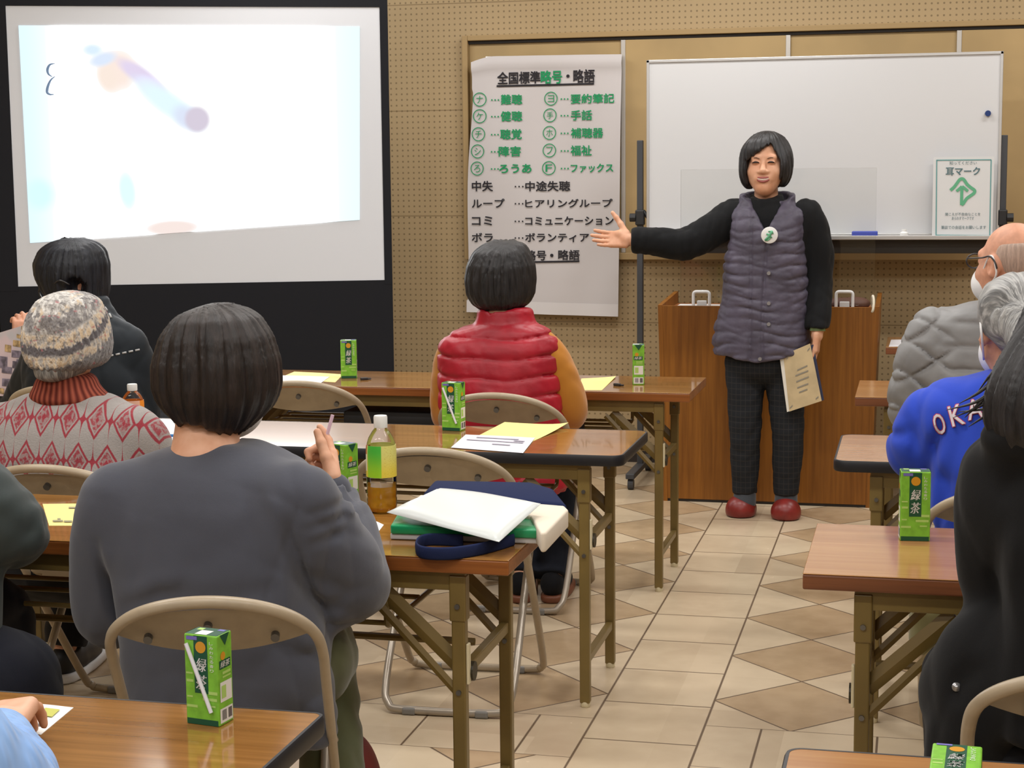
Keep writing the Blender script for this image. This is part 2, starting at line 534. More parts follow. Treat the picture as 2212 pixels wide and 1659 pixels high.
def px_line(bm, p0, p1, w, Y, off, wav=True):
    a, c = at_depth(*p0, Y), at_depth(*p1, Y); n = 12; prev = None
    for i in range(n+1):
        p = a.lerp(c, i/n)
        r = [bm.verts.new((p.x, Y-off+(wave(p.x, p.z) if wav else 0), p.z+s*w/2)) for s in (-1, 1)]
        if prev: bm.faces.new((prev[0], r[0], r[1], prev[1]))
        prev = r
def px_ring(bm, cx, cy, r, w, Y, off, n=28, wav=True):
    c = at_depth(cx, cy, Y); k = (at_depth(cx+1, cy, Y)-c).x; prev = None; first = None
    for i in range(n):
        a = 2*math.pi*i/n
        e = []
        for rr in (r-w, r):
            x, z = c.x+rr*k*math.cos(a), c.z+rr*k*math.sin(a)
            e.append(bm.verts.new((x, Y-off+(wave(x, z) if wav else 0), z)))
        if prev: bm.faces.new((prev[0], prev[1], e[1], e[0]))
        else: first = e
        prev = e
    bm.faces.new((prev[0], prev[1], first[1], first[0]))
O = .0045
class Ln:
    pass
def flush():
    for bmq, mq in ((Ln.bk, m_ink), (Ln.gn, m_grn)):
        if len(bmq.faces): loc(obj('lettering', bmq, mq, ban), ban)
        else: bmq.free()
    Ln.bk, Ln.gn = B(), B()
Ln.bk, Ln.gn = B(), B()
px_text(Ln.bk, '全国標準', 1075, 1167, 154, 182, PY, O, .022); px_text(Ln.gn, '略号', 1169, 1214, 152, 181, PY, O, .022)
px_text(Ln.bk, '・', 1224, 1231, 161, 168, PY, O, .02); px_text(Ln.bk, '略語', 1240, 1285, 150, 179, PY, O, .022)
px_line(Ln.bk, (1073, 186), (1284, 181), .0085, PY, O)
flush()
rows = [(215, 213, 'ナ', '難聴', 1083, 1128, 'ヨ', '要約筆記', 1234, 1327, 1037, 1190), (251, 249, 'ケ', '健聴', 1083, 1128, '手', '手話', 1234, 1279, 1037, 1188),
        (290, 287, 'チ', '聴覚', 1082, 1127, 'ホ', '補聴器', 1234, 1303, 1034, 1187), (327, 325, 'シ', '障害', 1079, 1125, 'フ', '福祉', 1233, 1278, 1032, 1187),
        (364, 363, 'ろ', 'ろうあ', 1080, 1148, 'F', 'ファックス', 1233, 1325, 1031, 1186)]
for yl, yr, a, ta, xa0, xa1, c, tc, xc0, xc1, ca, cc in rows:
    hh = 11 if len(ta) == 2 else 9.5
    px_text(Ln.gn, ta, xa0, xa1, yl-hh, yl+hh, PY, O, .022 if len(ta) == 2 else .03)
    hh = 11 if tc[0] != 'フ' else 9.5
    px_text(Ln.gn, tc, xc0, xc1, yr-hh, yr+hh, PY, O, .022)
    for cx, cy, ch in ((ca, yl, a), (cc, yr, c)):
        px_ring(Ln.gn, cx, cy, 14.5, 1.8, PY, O)
        px_text(Ln.gn, ch, cx-7, cx+7, cy-8, cy+8, PY, O, .0)
    for xx in (1063, 1070, 1077): px_line(Ln.gn, (xx-1.5, yl+1), (xx+1.5, yl+1), .007, PY, O)
    for xx in (1213, 1220, 1227): px_line(Ln.gn, (xx-1.5, yr+1), (xx+1.5, yr+1), .007, PY, O)
    flush()
for y, a, xa, c, xc in ((402, '中失', 1065, '中途失聴', 1231), (439, 'ループ', 1090, 'ヒアリングループ', 1323), (477, 'コミ', 1063, 'コミュニケーション', 1325), (513, 'ボラ', 1064, 'ボランティア', 1272)):
    hh = 11 if y == 402 else 9.5
    px_text(Ln.bk, a, 1020, xa, y-hh, y+hh, PY, O, .022); px_text(Ln.bk, c, 1136, xc, y-hh, y+hh, PY, O, .022)
    for xx in (1114, 1122, 1130): px_line(Ln.bk, (xx-1.5, y+1), (xx+1.5, y+1), .007, PY, O)
    flush()
px_text(Ln.bk, '略号', 1137, 1180, 541, 562, PY, O, .022); px_text(Ln.bk, '・', 1189, 1196, 548, 555, PY, O); px_text(Ln.bk, '略語', 1207, 1252, 540, 561, PY, O, .022)
px_line(Ln.bk, (1090, 567), (1252, 564), .0085, PY, O)
flush()
bm = B(); gr = []
for j in range(3):
    row = []
    for i in range(31):
        p = TLc.lerp(TRc, i/30).lerp(BLc.lerp(BRc, i/30), .952+.024*j); row.append(bm.verts.new((p.x, PY-.0018+wave(p.x, p.z), p.z)))
    gr.append(row)
for j in range(2):
    for i in range(30): bm.faces.new((gr[j][i], gr[j+1][i], gr[j+1][i+1], gr[j][i+1]))
loc(obj('bottom_hem', bm, mat('hem_white', (216, 212, 212), .8), ban, True), ban)

# ------------------------------------------------------------------ whiteboard on its stand
WY = 7.6
m_wb = mat('whiteboard', (206, 207, 209), .22, spec=.5)
m_alu = mat('aluminium', (200, 200, 200), .35, metal=.7)
m_post = mat('stand_grey', (66, 68, 72), .45, spec=.4)
a = at_depth(1397, 124, WY); c = at_depth(2158, 510, WY)
wx0, wx1, wz1, wz0 = a.x, c.x, (a.z+at_depth(2157, 117, WY).z)/2, c.z
wb = thing('whiteboard', 'large blank white writing board on a dark grey wheeled stand behind the speaker', 'whiteboard', ((wx0+wx1)/2, WY, 0))
bm = B(); box(bm, (wx0+.012, WY-.004, wz0+.012), (wx1-.012, WY+.012, wz1-.012)); loc(obj('writing_panel', bm, m_wb, wb), wb)
bm = B()
for lo, hi in (((wx0, WY-.009, wz1-.013), (wx1, WY+.016, wz1)), ((wx0, WY-.009, wz0), (wx1, WY+.016, wz0+.013)), ((wx0, WY-.009, wz0), (wx0+.013, WY+.016, wz1)), ((wx1-.013, WY-.009, wz0), (wx1, WY+.016, wz1))):
    box(bm, lo, hi, .002)
loc(obj('frame', bm, m_alu, wb), wb)
bm = B(); box(bm, (wx0+.02, WY-.085, wz0-.012), (wx1-.02, WY-.006, wz0-.002), .002); box(bm, (wx0+.02, WY-.088, wz0-.012), (wx1-.02, WY-.08, wz0+.006), .002)
loc(obj('pen_tray', bm, m_alu, wb), wb)
zb1 = at_depth(1950, 547, WY+.03).z
bm = B(); box(bm, (wx0-.02, WY+.005, zb1), (wx1+.02, WY+.04, wz0-.016), .003); loc(obj('cross_rail', bm, mat('rail_dark', (48, 46, 42), .45), wb), wb)
pzt = at_depth(1383, 303, WY).z
for px in (1382, 2167):
    xx = at_depth(px, 420, WY).x
    bm = B(); box(bm, (xx-.0135, WY+.0, .06), (xx+.0135, WY+.03, pzt), .003); post = loc(obj('post', bm, m_post, wb), wb)
    s = -1 if px < 1500 else 1
    bm = B(); zz = at_depth(px, 470, WY).z
    box(bm, (xx-.02, WY-.012, zz-.035), (xx+.02, WY+.036, zz+.035), .006)
    tube(bm, [(xx+s*.018, WY+.0, zz), (xx+s*.045, WY+.0, zz)], .019, 12)
    tube(bm, [(xx-s*.015, WY+.005, zz+.03), (xx-s*.04, WY+.005, zz-.005)], .009, 8)
    loc(obj('tilt_knob', bm, mat('knob_black', (32, 32, 34), .5), wb), wb)
    bm = B(); box(bm, (xx-.02, WY-.28, .05), (xx+.02, WY+.28, .075), .004)
    for yy in (-.25, .25): tube(bm, [(xx-.012, WY+yy, .025), (xx+.012, WY+yy, .025)], .025, 14)
    loc(obj('castor_foot', bm, m_post, wb), wb)
bm = B(); p = at_depth(2134, 245, WY-.004)
tube(bm, [(p.x, WY-.0045, p.z), (p.x, WY-.016, p.z)], .0125, 18)
tag(obj('magnet', bm, mat('magnet_blue', (24, 52, 110), .3), None, True, 40), 'round navy magnet near the right edge of the whiteboard', 'magnet')
zt_ = wz0-.002
bm = B(); p = at_depth(1868, 507, WY-.05); box(bm, (p.x-.055, WY-.07, zt_), (p.x+.055, WY-.035, zt_+.026), .004)
tag(obj('whiteboard_eraser', bm, mat('eraser_blue', (62, 78, 176), .6)), 'blue whiteboard eraser lying in the pen tray', 'eraser')
bm = B(); p = at_depth(1953, 505, WY-.05); lathe(bm, [(.018, 0), (.018, .018), (.011, .024), (.011, .034)], 16)
o = obj('marker_cup', bm, mat('cup_white', (230, 230, 228), .4), None, True, 40); o.location = (p.x, WY-.055, zt_)
tag(o, 'small white cap standing in the pen tray beside the blue eraser', 'cap')

# laminated ear mark notice leaning in the tray
NY = WY-.055
sg = thing('laminated_notice', 'laminated white notice with a green ear emblem leaning on the whiteboard', 'notice', tuple(at_depth(2080, 512, NY)))
A_, C_ = at_depth(2013, 514, NY), at_depth(2148, 338, NY)
bm = B(); prism(bm, rrect(A_.x, zt_, C_.x, C_.z, .006, 4), -.0006, .0006, mtx=Matrix(((1, 0, 0, 0), (0, 0, 1, NY+.002), (0, 1, 0, 0), (0, 0, 0, 1))))
def film_fn(nt, b):
    b.inputs['Alpha'].default_value = 1
m_lam = mat('laminate', (214, 216, 217), .12, spec=.6, coat=.3)
loc(obj('sheet', bm, m_lam, sg), sg)
m_teal = mat('ink_teal', (88, 150, 150), .6); m_emb = mat('emblem_green', (92, 168, 128), .6); m_gr = mat('ink_grey', (120, 128, 140), .7)
bm = B()
for p0, p1 in (((2024, 346), (2141, 345)), ((2023, 508), (2138, 509)), ):
    px_line(bm, p0, p1, .004, NY, 0, False)
for xx, xb in ((2023.5, 2022), (2141, 2138)):
    a, c = at_depth(xx, 345, NY), at_depth(xb, 509, NY)
    vs = [bm.verts.new((q.x+s*.002, NY, q.z)) for q, s in ((a, -1), (a, 1), (c, 1), (c, -1))]; bm.faces.new(vs[::-1])
loc(obj('border_line', bm, m_teal, sg), sg)
bm = B(); px_text(bm, '耳マーク', 2043, 2117, 361, 379, NY, .0003, .02, False); px_text(bm, '知ってください', 2051, 2110, 348, 356, NY, .0003, 0, False)
px_text(bm, '聞こえが不自由なことを', 2042, 2118, 459, 466, NY, .0003, 0, False); px_text(bm, 'あらわすマークです', 2056, 2104, 468, 475, NY, .0003, 0, False)
px_text(bm, '筆談での会話をお願いします', 2033, 2130, 487, 495, NY, .0003, 0, False)
loc(obj('lettering', bm, mat('ink_slate', (84, 112, 118), .7), sg), sg)
def ribbon(bm, pts, w, Y, off):
    P = smooth_path([at_depth(*p, Y) for p in pts], 6); prev = None
    for i, p in enumerate(P):
        t = (P[min(i+1, len(P)-1)]-P[max(i-1, 0)]); t.y = 0; t.normalize(); n = Vector((-t.z, 0, t.x))
        e = [bm.verts.new((p.x+n.x*s*w, Y-off, p.z+n.z*s*w)) for s in (-1, 1)]
        if prev: bm.faces.new((prev[0], e[0], e[1], prev[1]))
        prev = e
bm = B()
ribbon(bm, [(2053, 411), (2061, 404), (2067, 396), (2073, 388), (2078, 386), (2083, 389), (2089, 398), (2097, 405), (2105, 411), (2104, 417), (2096, 423), (2088, 429), (2082, 438), (2077, 443)], .0066, NY, .0004)
ribbon(bm, [(2077, 443), (2077.3, 425), (2078, 404)], .0062, NY, .0006)
ribbon(bm, [(2066, 413), (2072, 408), (2078, 402.5)], .006, NY, .0008); ribbon(bm, [(2078, 402.5), (2084, 407), (2091, 413)], .006, NY, .001)
loc(obj('ear_emblem', bm, m_emb, sg), sg)
# ------------------------------------------------------------------ furniture materials
def wood_fn(c0, c1, axis, fine=70, streak=.5, rough=None):
    def fn(nt, b):
        q = coords(nt)
        k = [fine, fine, fine]; k[axis] = 2.2
        v = comb(nt, q[0]*k[0], q[1]*k[1], q[2]*k[2])
        n = noise(nt, v, 1, 4, .6)
        k2 = [9, 9, 9]; k2[axis] = .7
        n2 = noise(nt, comb(nt, q[0]*k2[0], q[1]*k2[1], q[2]*k2[2]), 1, 3)
        f = (n*streak+n2*(1-streak)).step(.32, .68)
        base(nt, b, mixc(nt, f, c0, c1))
    return fn
m_top = mat('table_wood', (176, 120, 62), .13, spec=.6, coat=.5, fn=wood_fn((136, 92, 42), (172, 122, 64), 0))
m_top2 = mat('table_wood_pale', (190, 145, 105), .15, spec=.6, fn=wood_fn((156, 108, 64), (178, 132, 84), 0))
m_edge = mat('edge_wood', (140, 84, 36), .35, spec=.4, fn=wood_fn((112, 62, 26), (156, 94, 44), 0, 110))
m_edge2 = mat('edge_wood_red', (120, 72, 44), .35, spec=.4, fn=wood_fn((98, 56, 34), (136, 84, 54), 0, 110))
m_rubber = mat('edge_rubber', (28, 28, 32), .45, spec=.4)
m_olive = mat('olive_steel', (118, 98, 52), .38, spec=.5, var=(7, .06))
m_cream = mat('cream_plastic', (214, 202, 168), .5)
m_chair = mat('chair_paint', (170, 154, 130), .36, spec=.5, var=(30, .02))
m_tube = mat('chair_tube', (172, 162, 148), .3, metal=.35, spec=.5)
m_seat = mat('seat_vinyl', (150, 132, 104), .5)
m_bolt = mat('bolt_steel', (120, 122, 126), .3, metal=.9)
TZ = .68
def make_table(label, x0, x1, y, D, style, group, r=.035):
    """style: 'wood' square wooden edge, 'rubber' black rounded bumper edge"""
    cx = (x0+x1)/2; L = x1-x0; hx = L/2
    t = thing('folding_table', label, 'table', (cx, y+D/2, 0), 0, group)
    wood, edge = (m_top2, m_edge2) if x0 > -.5 else (m_top, m_edge)
    bm = B(); th = .03; hy = D/2
    if style == 'rubber':
        prism(bm, rrect(-hx+.006, -hy+.006, hx-.006, hy-.006, r-.005, 6), TZ-.024, TZ)
        obj('tabletop', bm, wood, t)
        bm = B(); outer = rrect(-hx, -hy, hx, hy, r, 6); inner = rrect(-hx+.0062, -hy+.0062, hx-.0062, hy-.0062, r-.005, 6)
        n = len(outer); prof = ((0, -.0005, .0), (1, -.0015, .003), (1, -.027, .003), (0, -.029, .0), (2, -.029, 0), (2, -.0005, 0))
        rings = []
        for kind, dz, ins in ((0, 0.0003, 0), (1, -.004, 0), (1, -.024, 0), (0, -.028, 0), (2, -.028, 0), (2, .0003, 0)):
            src = inner if kind == 2 else outer
            ring = []
            for i in range(n):
                p = Vector(src[i]); q = Vector(inner[i])
                if kind == 0: p = p.lerp(q, .35)
                ring.append(bm.verts.new((p.x, p.y, TZ+dz)))
            rings.append(ring)
        for k in range(len(rings)):
            A, C = rings[k], rings[(k+1) % len(rings)]
            for i in range(n): bm.faces.new((A[i], C[i], C[(i+1) % n], A[(i+1) % n]))
        bmesh.ops.recalc_face_normals(bm, faces=bm.faces)
        obj('edge_band', bm, m_rubber, t, True, 50)
    else:
        box(bm, (-hx, -hy, TZ-.002), (hx, hy, TZ), .0009, 1); obj('tabletop', bm, wood, t)
        bm = B(); box(bm, (-hx, -hy, TZ-th), (hx, hy, TZ-.0021), .003, 2); obj('edge_band', bm, edge, t)
    ax = hx-.107; fy = -hy+.0395; by = -hy+.411 if D > .42 else hy-.0395
    for s in (-1, 1):
        yy = fy if s < 0 else by
        bm = B(); box(bm, (-ax-.015, yy-.012, TZ-.07), (ax+.015, yy+.012, TZ-th), .002); obj('rail', bm, m_olive, t)
    for sx in (-1, 1):
        xx = sx*ax
        for yy in (fy, by):
            bm = B(); box(bm, (xx-.0135, yy-.0125, .012), (xx+.0135, yy+.0125, TZ-.07), .003)
            box(bm, (xx-.0165, yy-.0155, TZ-.13), (xx+.0165, yy+.0155, TZ-.04), .003)
            leg = obj('leg', bm, m_olive, t)
            bm = B(); lathe(bm, [(.012, 0), (.0135, .004), (.0135, .014), (.011, .02)], 14); o = obj('foot_cap', bm, m_cream, leg, True, 40); o.location = (xx, yy, 0)
            for z, o_ in ((TZ-.1, .0155), (TZ-.27, .0125)):
                bm = B(); tube(bm, [(xx, yy-o_, z), (xx, yy-o_-.0045, z)], .0052, 10); obj('bolt', bm, m_bolt, leg)
            # folding braces towards the table's middle
            bm = B(); ix = xx-sx*.16
            tube(bm, [(xx-sx*.006, yy+.008, TZ-.22), (ix, yy+.008, TZ-.075)], .017, 4, flat=(.35, 1))
            tube(bm, [(xx-sx*.004, yy-.006, TZ-.272), (ix-sx*.02, yy-.006, TZ-.085)], .009, 4, flat=(.45, 1))
            obj('brace', bm, m_olive, t)
        for z in (.125, TZ-.24):
            bm = B(); box(bm, (xx-.009, fy+.0126, z-.011), (xx+.009, by-.0126, z+.011), .002); obj('stretcher', bm, m_olive, t)
        bm = B(); tube(bm, [(xx+sx*.0137, fy+.02, TZ-.235), (xx+sx*.024, fy+.02, TZ-.235)], .019, 16); obj('latch_knob', bm, mat('latch_dark', (48, 42, 26), .5), t)
        bm = B(); box(bm, (xx+sx*.0137 if sx > 0 else xx-.0195, fy-.008, TZ-.255), (xx+.0195 if sx > 0 else xx-.0137, fy+.008, TZ-.175), .002); obj('bumper', bm, m_cream, t)
    for i in range(4):
        yy = fy+.05+i*(by-fy-.1)/3
        bm = B(); z = TZ-.15-(.0 if i else .008)
        tube(bm, [(-ax+.15, yy, z), (ax-.15, yy, z)], .0055, 8); obj('shelf_rod', bm, m_olive, t)
    for s in (-1, 1):
        bm = B(); xx = s*(ax-.15)
        tube(bm, fillet([(xx, fy+.01, TZ-.07), (xx, fy+.01, TZ-.155), (xx, by-.01, TZ-.155), (xx, by-.01, TZ-.07)], .02), .006, 8); obj('shelf_bracket', bm, m_olive, t)
    bm = B(); tube(bm, [(-ax+.02, 0, TZ-.225), (ax-.02, 0, TZ-.225)], .008, 8); obj('lock_bar', bm, m_olive, t)
    return t
GL, GR = 'folding tables left of the aisle', 'folding tables right of the aisle'
DT = .449
make_table('wood-edged folding table in front of the person in the red vest', -2.52, -.72, 5.489, DT, 'wood', GL)
make_table('black-edged folding table in front of the person in the knit hat', -2.524, -.724, 4.211, DT, 'rubber', GL)
make_table('wood-edged folding table carrying the canvas tote bag', -2.534, -.734, 3.008, DT, 'wood', GL)
make_table('black-edged folding table in the lower left foreground', -2.56, -.76, 1.631, DT, 'rubber', GL, .016)
make_table('farthest right folding table, beside the lectern under a white sheet', -.12, 1.68, 7.095, DT, 'wood', GR)
make_table('wood-edged folding table in front of the man in the grey puffer jacket', -.187, 1.613, 5.487, DT, 'wood', GR)
make_table('black-edged folding table in front of the person in the blue sweatshirt', -.196, 1.604, 4.238, DT, 'rubber', GR)
make_table('wood-edged right table with an upright tea carton, nearest the aisle floor tiles', -.19, 1.61, 3.011, DT, 'wood', GR)
make_table('black-edged folding table cut off at the lower right corner', -.149, 1.651, 1.621, DT, 'rubber', GR, .022)

# ------------------------------------------------------------------ folding chair (origin on the floor under the seat, faces +y)
ZB = .728
def make_chair(label, x, y, rz, sx=1):
    t = thing('folding_chair', label, 'chair', (x, y, 0), rz, 'beige steel folding chairs')
    t.scale = (sx, 1, 1)
    T = .0105
    # long frame: floor bar in front, sides rising to the arched back
    w = .195
    def side(z):                                  # y of the long frame at height z
        return .285-.57*z/ZB
    pts = [(-w+.03, side(.012), .012), (w-.03, side(.012), .012)]
    path = [Vector((w-.035, side(.012), .012)), Vector((w, side(.06), .06)), Vector((w+.003, side(.3), .3)), Vector((w+.006, side(.56), .56))]
    arch = []
    for k in range(13):
        a = math.pi*k/12
        z = ZB-.125+.125*math.sin(a)**.8
        arch.append(Vector(((w+.006)*math.cos(a) if abs(math.cos(a)) > 1e-6 else 0, side(z)-.03*math.sin(a), z)))
    full = [Vector((-w+.05, side(.012), .012)), Vector((w-.05, side(.012), .012)), Vector((w-.012, side(.022), .022)), Vector((w, side(.06), .06)), Vector((w+.004, side(.3), .3)), Vector((w+.006, side(.54), .54))]+arch+[Vector((-w-.006, side(.54), .54)), Vector((-w-.004, side(.3), .3)), Vector((-w, side(.06), .06)), Vector((-w+.012, side(.022), .022))]
    bm = B(); tube(bm, smooth_path(full, 5, True), T, 10, True); obj('back_frame', bm, m_chair, t, True)
    # rear frame
    w2 = .172
    def s2(z): return -.145+.36*z/.43
    full = [Vector((-w2+.06, s2(.012), .012)), Vector((w2-.06, s2(.012), .012)), Vector((w2-.015, s2(.025), .025)), Vector((w2, s2(.075), .075)), Vector((w2, s2(.25), .25)), Vector((w2, s2(.425), .425))]
    left = [Vector((-p.x, p.y, p.z)) for p in full[2:]][::-1]
    bm = B(); tube(bm, smooth_path(left+full[:], 5), T, 10); obj('rear_frame', bm, m_tube, t, True)
    for yy, ww in ((side(.012), w), (s2(.012), w2)):
        for s in (-1, 1):
            bm = B(); box(bm, (s*(ww-.075)-.018, yy-.013, 0), (s*(ww-.075)+.018, yy+.013, .02), .005); obj('foot_pad', bm, mat('pad_grey', (128, 126, 122), .6), t)
    # back plate: curved lens-shaped sheet
    bm = B(); g = []; NU, NV = 24, 6
    for j in range(NV+1):
        row = []
        for i in range(NU+1):
            u = -1+2*i/NU
            zt_ = ZB-.014-.062*abs(u)**2.3; zb_ = ZB-.102+.026*u*u
            z = zb_+(max(zt_, zb_+.002)-zb_)*j/NV
            yy = side(z)+.012-.045*(1-u*u)
            row.append(bm.verts.new((u*(w-.004), yy, z)))
        g.append(row)
    for j in range(NV):
        for i in range(NU): bm.faces.new((g[j][i], g[j][i+1], g[j+1][i+1], g[j+1][i]))
    bmesh.ops.solidify(bm, geom=bm.faces[:], thickness=.008)
    bp = obj('back_plate', bm, m_chair, t, True, 50)
    for u, z in ((0, ZB-.045), (-.62, ZB-.073), (.62, ZB-.073)):
        bm = B(); yy = side(z)+.012-.045*(1-u*u)
        tube(bm, [(u*(w-.004), yy-.004, z), (u*(w-.004), yy-.0125, z-.004)], .0085, 12); obj('bolt', bm, m_bolt, bp)
    bm = B(); prism(bm, rrect(-.168, -.11, .168, .245, .05, 6), .418, .44); bmesh.ops.bevel(bm, geom=[e for e in bm.edges if abs(e.verts[0].co.z-e.verts[1].co.z) < 1e-5], offset=.007, segments=2, affect='EDGES'); obj('seat', bm, m_seat, t, True, 40)
    for s in (-1, 1):
        bm = B(); tube(bm, [(s*.176, .11, .405), (s*(w+.012), side(.4), .4)], .006, 8); tube(bm, [(s*(w-.012), side(.4), .41), (s*.174, -.05, .425)], .008, 8, flat=(.5, 1)); obj('hinge', bm, m_tube, t)
    return t
# floor point under the seat = back top y + .285
make_chair('empty folding chair pushed in at the far table, left of the red vest', at_depth(636, 822, 5.2).x, 5.2+.285, .05)
make_chair('folding chair the person in the red vest sits on', at_depth(1073, 858, 5.0).x, 5.0+.285, 0)
make_chair('empty folding chair behind the green tea bottle and tote bag', at_depth(912, 968, 3.95).x, 3.95+.285, .05)
make_chair('folding chair the person in the knit hat sits on', at_depth(95, 1000, 3.55).x, 3.55+.285, .03)
make_chair('folding chair the person in the grey sweatshirt sits on', at_depth(448, 1283, 2.46).x-.075, 2.46+.272, .27, .87)
make_chair('folding chair the person in the blue sweatshirt sits on', .228, 3.66+.285, 0)
make_chair('folding chair the person in the black hoodie sits on', .285, 2.33+.285, 0)
make_chair('folding chair under the man in the grey puffer jacket', .28, 4.72+.285, 0)
make_chair('folding chair under the person in the dark jacket by the screen', -2.72, 4.95+.285, 0)
make_chair('folding chair under the person in the dark green jacket at the left edge', -1.98, 2.3+.285, 0)
make_chair('folding chair under the person in the pale blue sleeve at the lower left corner', -1.05, .95, 0)

# ------------------------------------------------------------------ lectern
LY = 7.115
m_lect = mat('lectern_wood', (130, 72, 24), .4, spec=.4, fn=wood_fn((114, 68, 20), (156, 100, 36), 2, 60))
m_lect_edge = mat('lectern_edge', (170, 110, 70), .4)
lx0, lx1 = -1.07, -.149
le = thing('lectern', 'wide brown wooden lectern standing behind the speaker', 'lectern', ((lx0+lx1)/2, LY+.25, 0))
hw = (lx1-lx0)/2; hb = hw-.025; LH = .842
def taper(bm, x0b, x1b, x0t, x1t, y0, y1, z0, z1t, z1b=None):
    z1b = z1t if z1b is None else z1b
    c = [(x0b, y0, z0), (x1b, y0, z0), (x1b, y1, z0), (x0b, y1, z0), (x0t, y0, z1t), (x1t, y0, z1t), (x1t, y1, z1b), (x0t, y1, z1b)]
    v = [bm.verts.new(p) for p in c]
    for f in ((3, 2, 1, 0), (4, 5, 6, 7), (0, 1, 5, 4), (1, 2, 6, 5), (2, 3, 7, 6), (3, 0, 4, 7)): bm.faces.new([v[i] for i in f])
bm = B(); taper(bm, -hb+.018, hb-.018, -hw+.018, hw-.018, -.25, -.228, .012, LH); obj('front_panel', bm, m_lect, le)
for s in (-1, 1):
    bm = B()
    e = (-hb, -hb+.018, -hw, -hw+.018) if s < 0 else (hb-.018, hb, hw-.018, hw)
    taper(bm, *e, -.252, .25, 0, LH+.003, LH+.028); bmesh.ops.recalc_face_normals(bm, faces=bm.faces); obj('side_panel', bm, m_lect, le)
bm = B(); box(bm, (-hw+.018, -.228, LH-.045), (hw-.018, .25, LH-.025)); obj('top', bm, m_lect_edge, le)
bm = B(); box(bm, (-hb+.01, -.246, 0), (hb-.01, -.236, .012)); obj('plinth', bm, m_dark, le)
bm = B(); box(bm, (-hw+.02, -.2, .4), (hw-.02, .2, .418)); obj('shelf', bm, m_lect, le)
# clear acrylic partition on the lectern
m_white = mat('white_plastic', (226, 226, 226), .35)
def clear_fn(nt, b):
    out = nt.nodes['Material Output']
    tr = nt.nodes.new('ShaderNodeBsdfTransparent'); tr.inputs[0].default_value = (.965, .97, .968, 1)
    gl = nt.nodes.new('ShaderNodeBsdfGlossy'); gl.inputs['Roughness'].default_value = .03; gl.inputs[0].default_value = (1, 1, 1, 1)
    fr = nt.nodes.new('ShaderNodeFresnel'); fr.inputs[0].default_value = 1.3
    mx = nt.nodes.new('ShaderNodeMixShader')
    nt.links.new(fr.outputs[0], mx.inputs[0]); nt.links.new(tr.outputs[0], mx.inputs[1]); nt.links.new(gl.outputs[0], mx.inputs[2]); nt.links.new(mx.outputs[0], out.inputs[0])
m_acr = mat('clear_acrylic', (240, 244, 244), .05, fn=clear_fn)
ac = thing('acrylic_partition', 'clear acrylic partition standing on the lectern in two white brackets', 'partition', (-.59, LY+.05, LH-.025))
bm = B(); box(bm, (-.98+.59, -.002, .03), (-.17+.59, .002, 1.415-LH+.025), .001); obj('clear_sheet', bm, m_acr, ac)
for px in (1515, 1824):
    xx = at_depth(px, 655, LY+.03).x+.59
    zt2 = at_depth(px, 627, LY+.03).z-(LH-.025)
    bm = B(); k = .034
    tube(bm, fillet([(xx-k, -.02, 0), (xx-k, -.02, zt2-.006), (xx+k, -.02, zt2-.006), (xx+k, -.02, 0)], .014), .0065, 8)
    box(bm, (xx-k-.006, -.03, 0), (xx+k+.006, .04, .008), .002); box(bm, (xx-.02, -.012, .008), (xx+.02, .012, .045), .003)
    obj('bracket', bm, m_white, ac)
bm = B(); p = at_depth(1500, 655, LY+.06); box(bm, (-1.0, LY+.035, LH-.0245), (-.8, LY+.17, LH-.005), .002)
tag(obj('paper_stack', bm, mat('paper_white', (222, 220, 218), .7)), 'stack of white paper on the left side of the lectern top', 'paper')
# ------------------------------------------------------------------ soft-body modelling: signed distance shapes -> one smooth mesh
def A3(p): return np.array(p, dtype=np.float64)
def smin(a, b, k):
    if k <= 0: return np.minimum(a, b)
    h = np.clip(.5+.5*(b-a)/k, 0, 1)
    return b*(1-h)+a*h-k*h*(1-h)
def smax(a, b, k): return -smin(-a, -b, k)
def cap(a, b, ra, rb=None):
    a, b = A3(a), A3(b); rb = ra if rb is None else rb
    ab = b-a; L = ab@ab+1e-12
    def f(P):
        t = np.clip(((P-a)@ab)/L, 0, 1)
        return np.linalg.norm(P-a-t[:, None]*ab, axis=1)-(ra+(rb-ra)*t)
    return f
def chain(pts, rs, k=.01):
    fs = [cap(pts[i], pts[i+1], rs[i], rs[i+1]) for i in range(len(pts)-1)]
    return union(*fs, k=k)
def path(pts, rs, n=5, k=.006):
    P = smooth_path(pts, n); R = [Vector((r, 0, 0)) for r in rs]; R = [v.x for v in smooth_path(R, n)]
    return chain([tuple(p) for p in P], R, k)
def ell(c, r, M=None):
    c, r = A3(c), A3(r); M = None if M is None else np.array(M)
    def f(P):
        q = P-c
        if M is not None: q = q@M        # columns of M are the local axes
        k0 = np.linalg.norm(q/r, axis=1); k1 = np.linalg.norm(q/(r*r), axis=1)+1e-9
        return k0*(k0-1)/k1
    return f
def union(*fs, k=.02):
    def f(P):
        d = fs[0](P)
        for g in fs[1:]: d = smin(d, g(P), k)
        return d
    return f
def cut(f, g, k=.004): return lambda P: smax(f(P), -g(P), k)
def inter(f, g, k=.004): return lambda P: smax(f(P), g(P), k)
def plane(p, n):
    p, n = A3(p), A3(n); n = n/np.linalg.norm(n)
    return lambda P: (P-p)@n              # negative on the side away from n
def infl(f, r): return lambda P: f(P)-r
def boxs(c, h, r=.0, M=None):
    c, h = A3(c), A3(h)-r; M = None if M is None else np.array(M)
    def f(P):
        q = P-c
        if M is not None: q = q@M
        q = np.abs(q)-h
        return np.linalg.norm(np.maximum(q, 0), axis=1)+np.minimum(q.max(axis=1), 0)-r
    return f
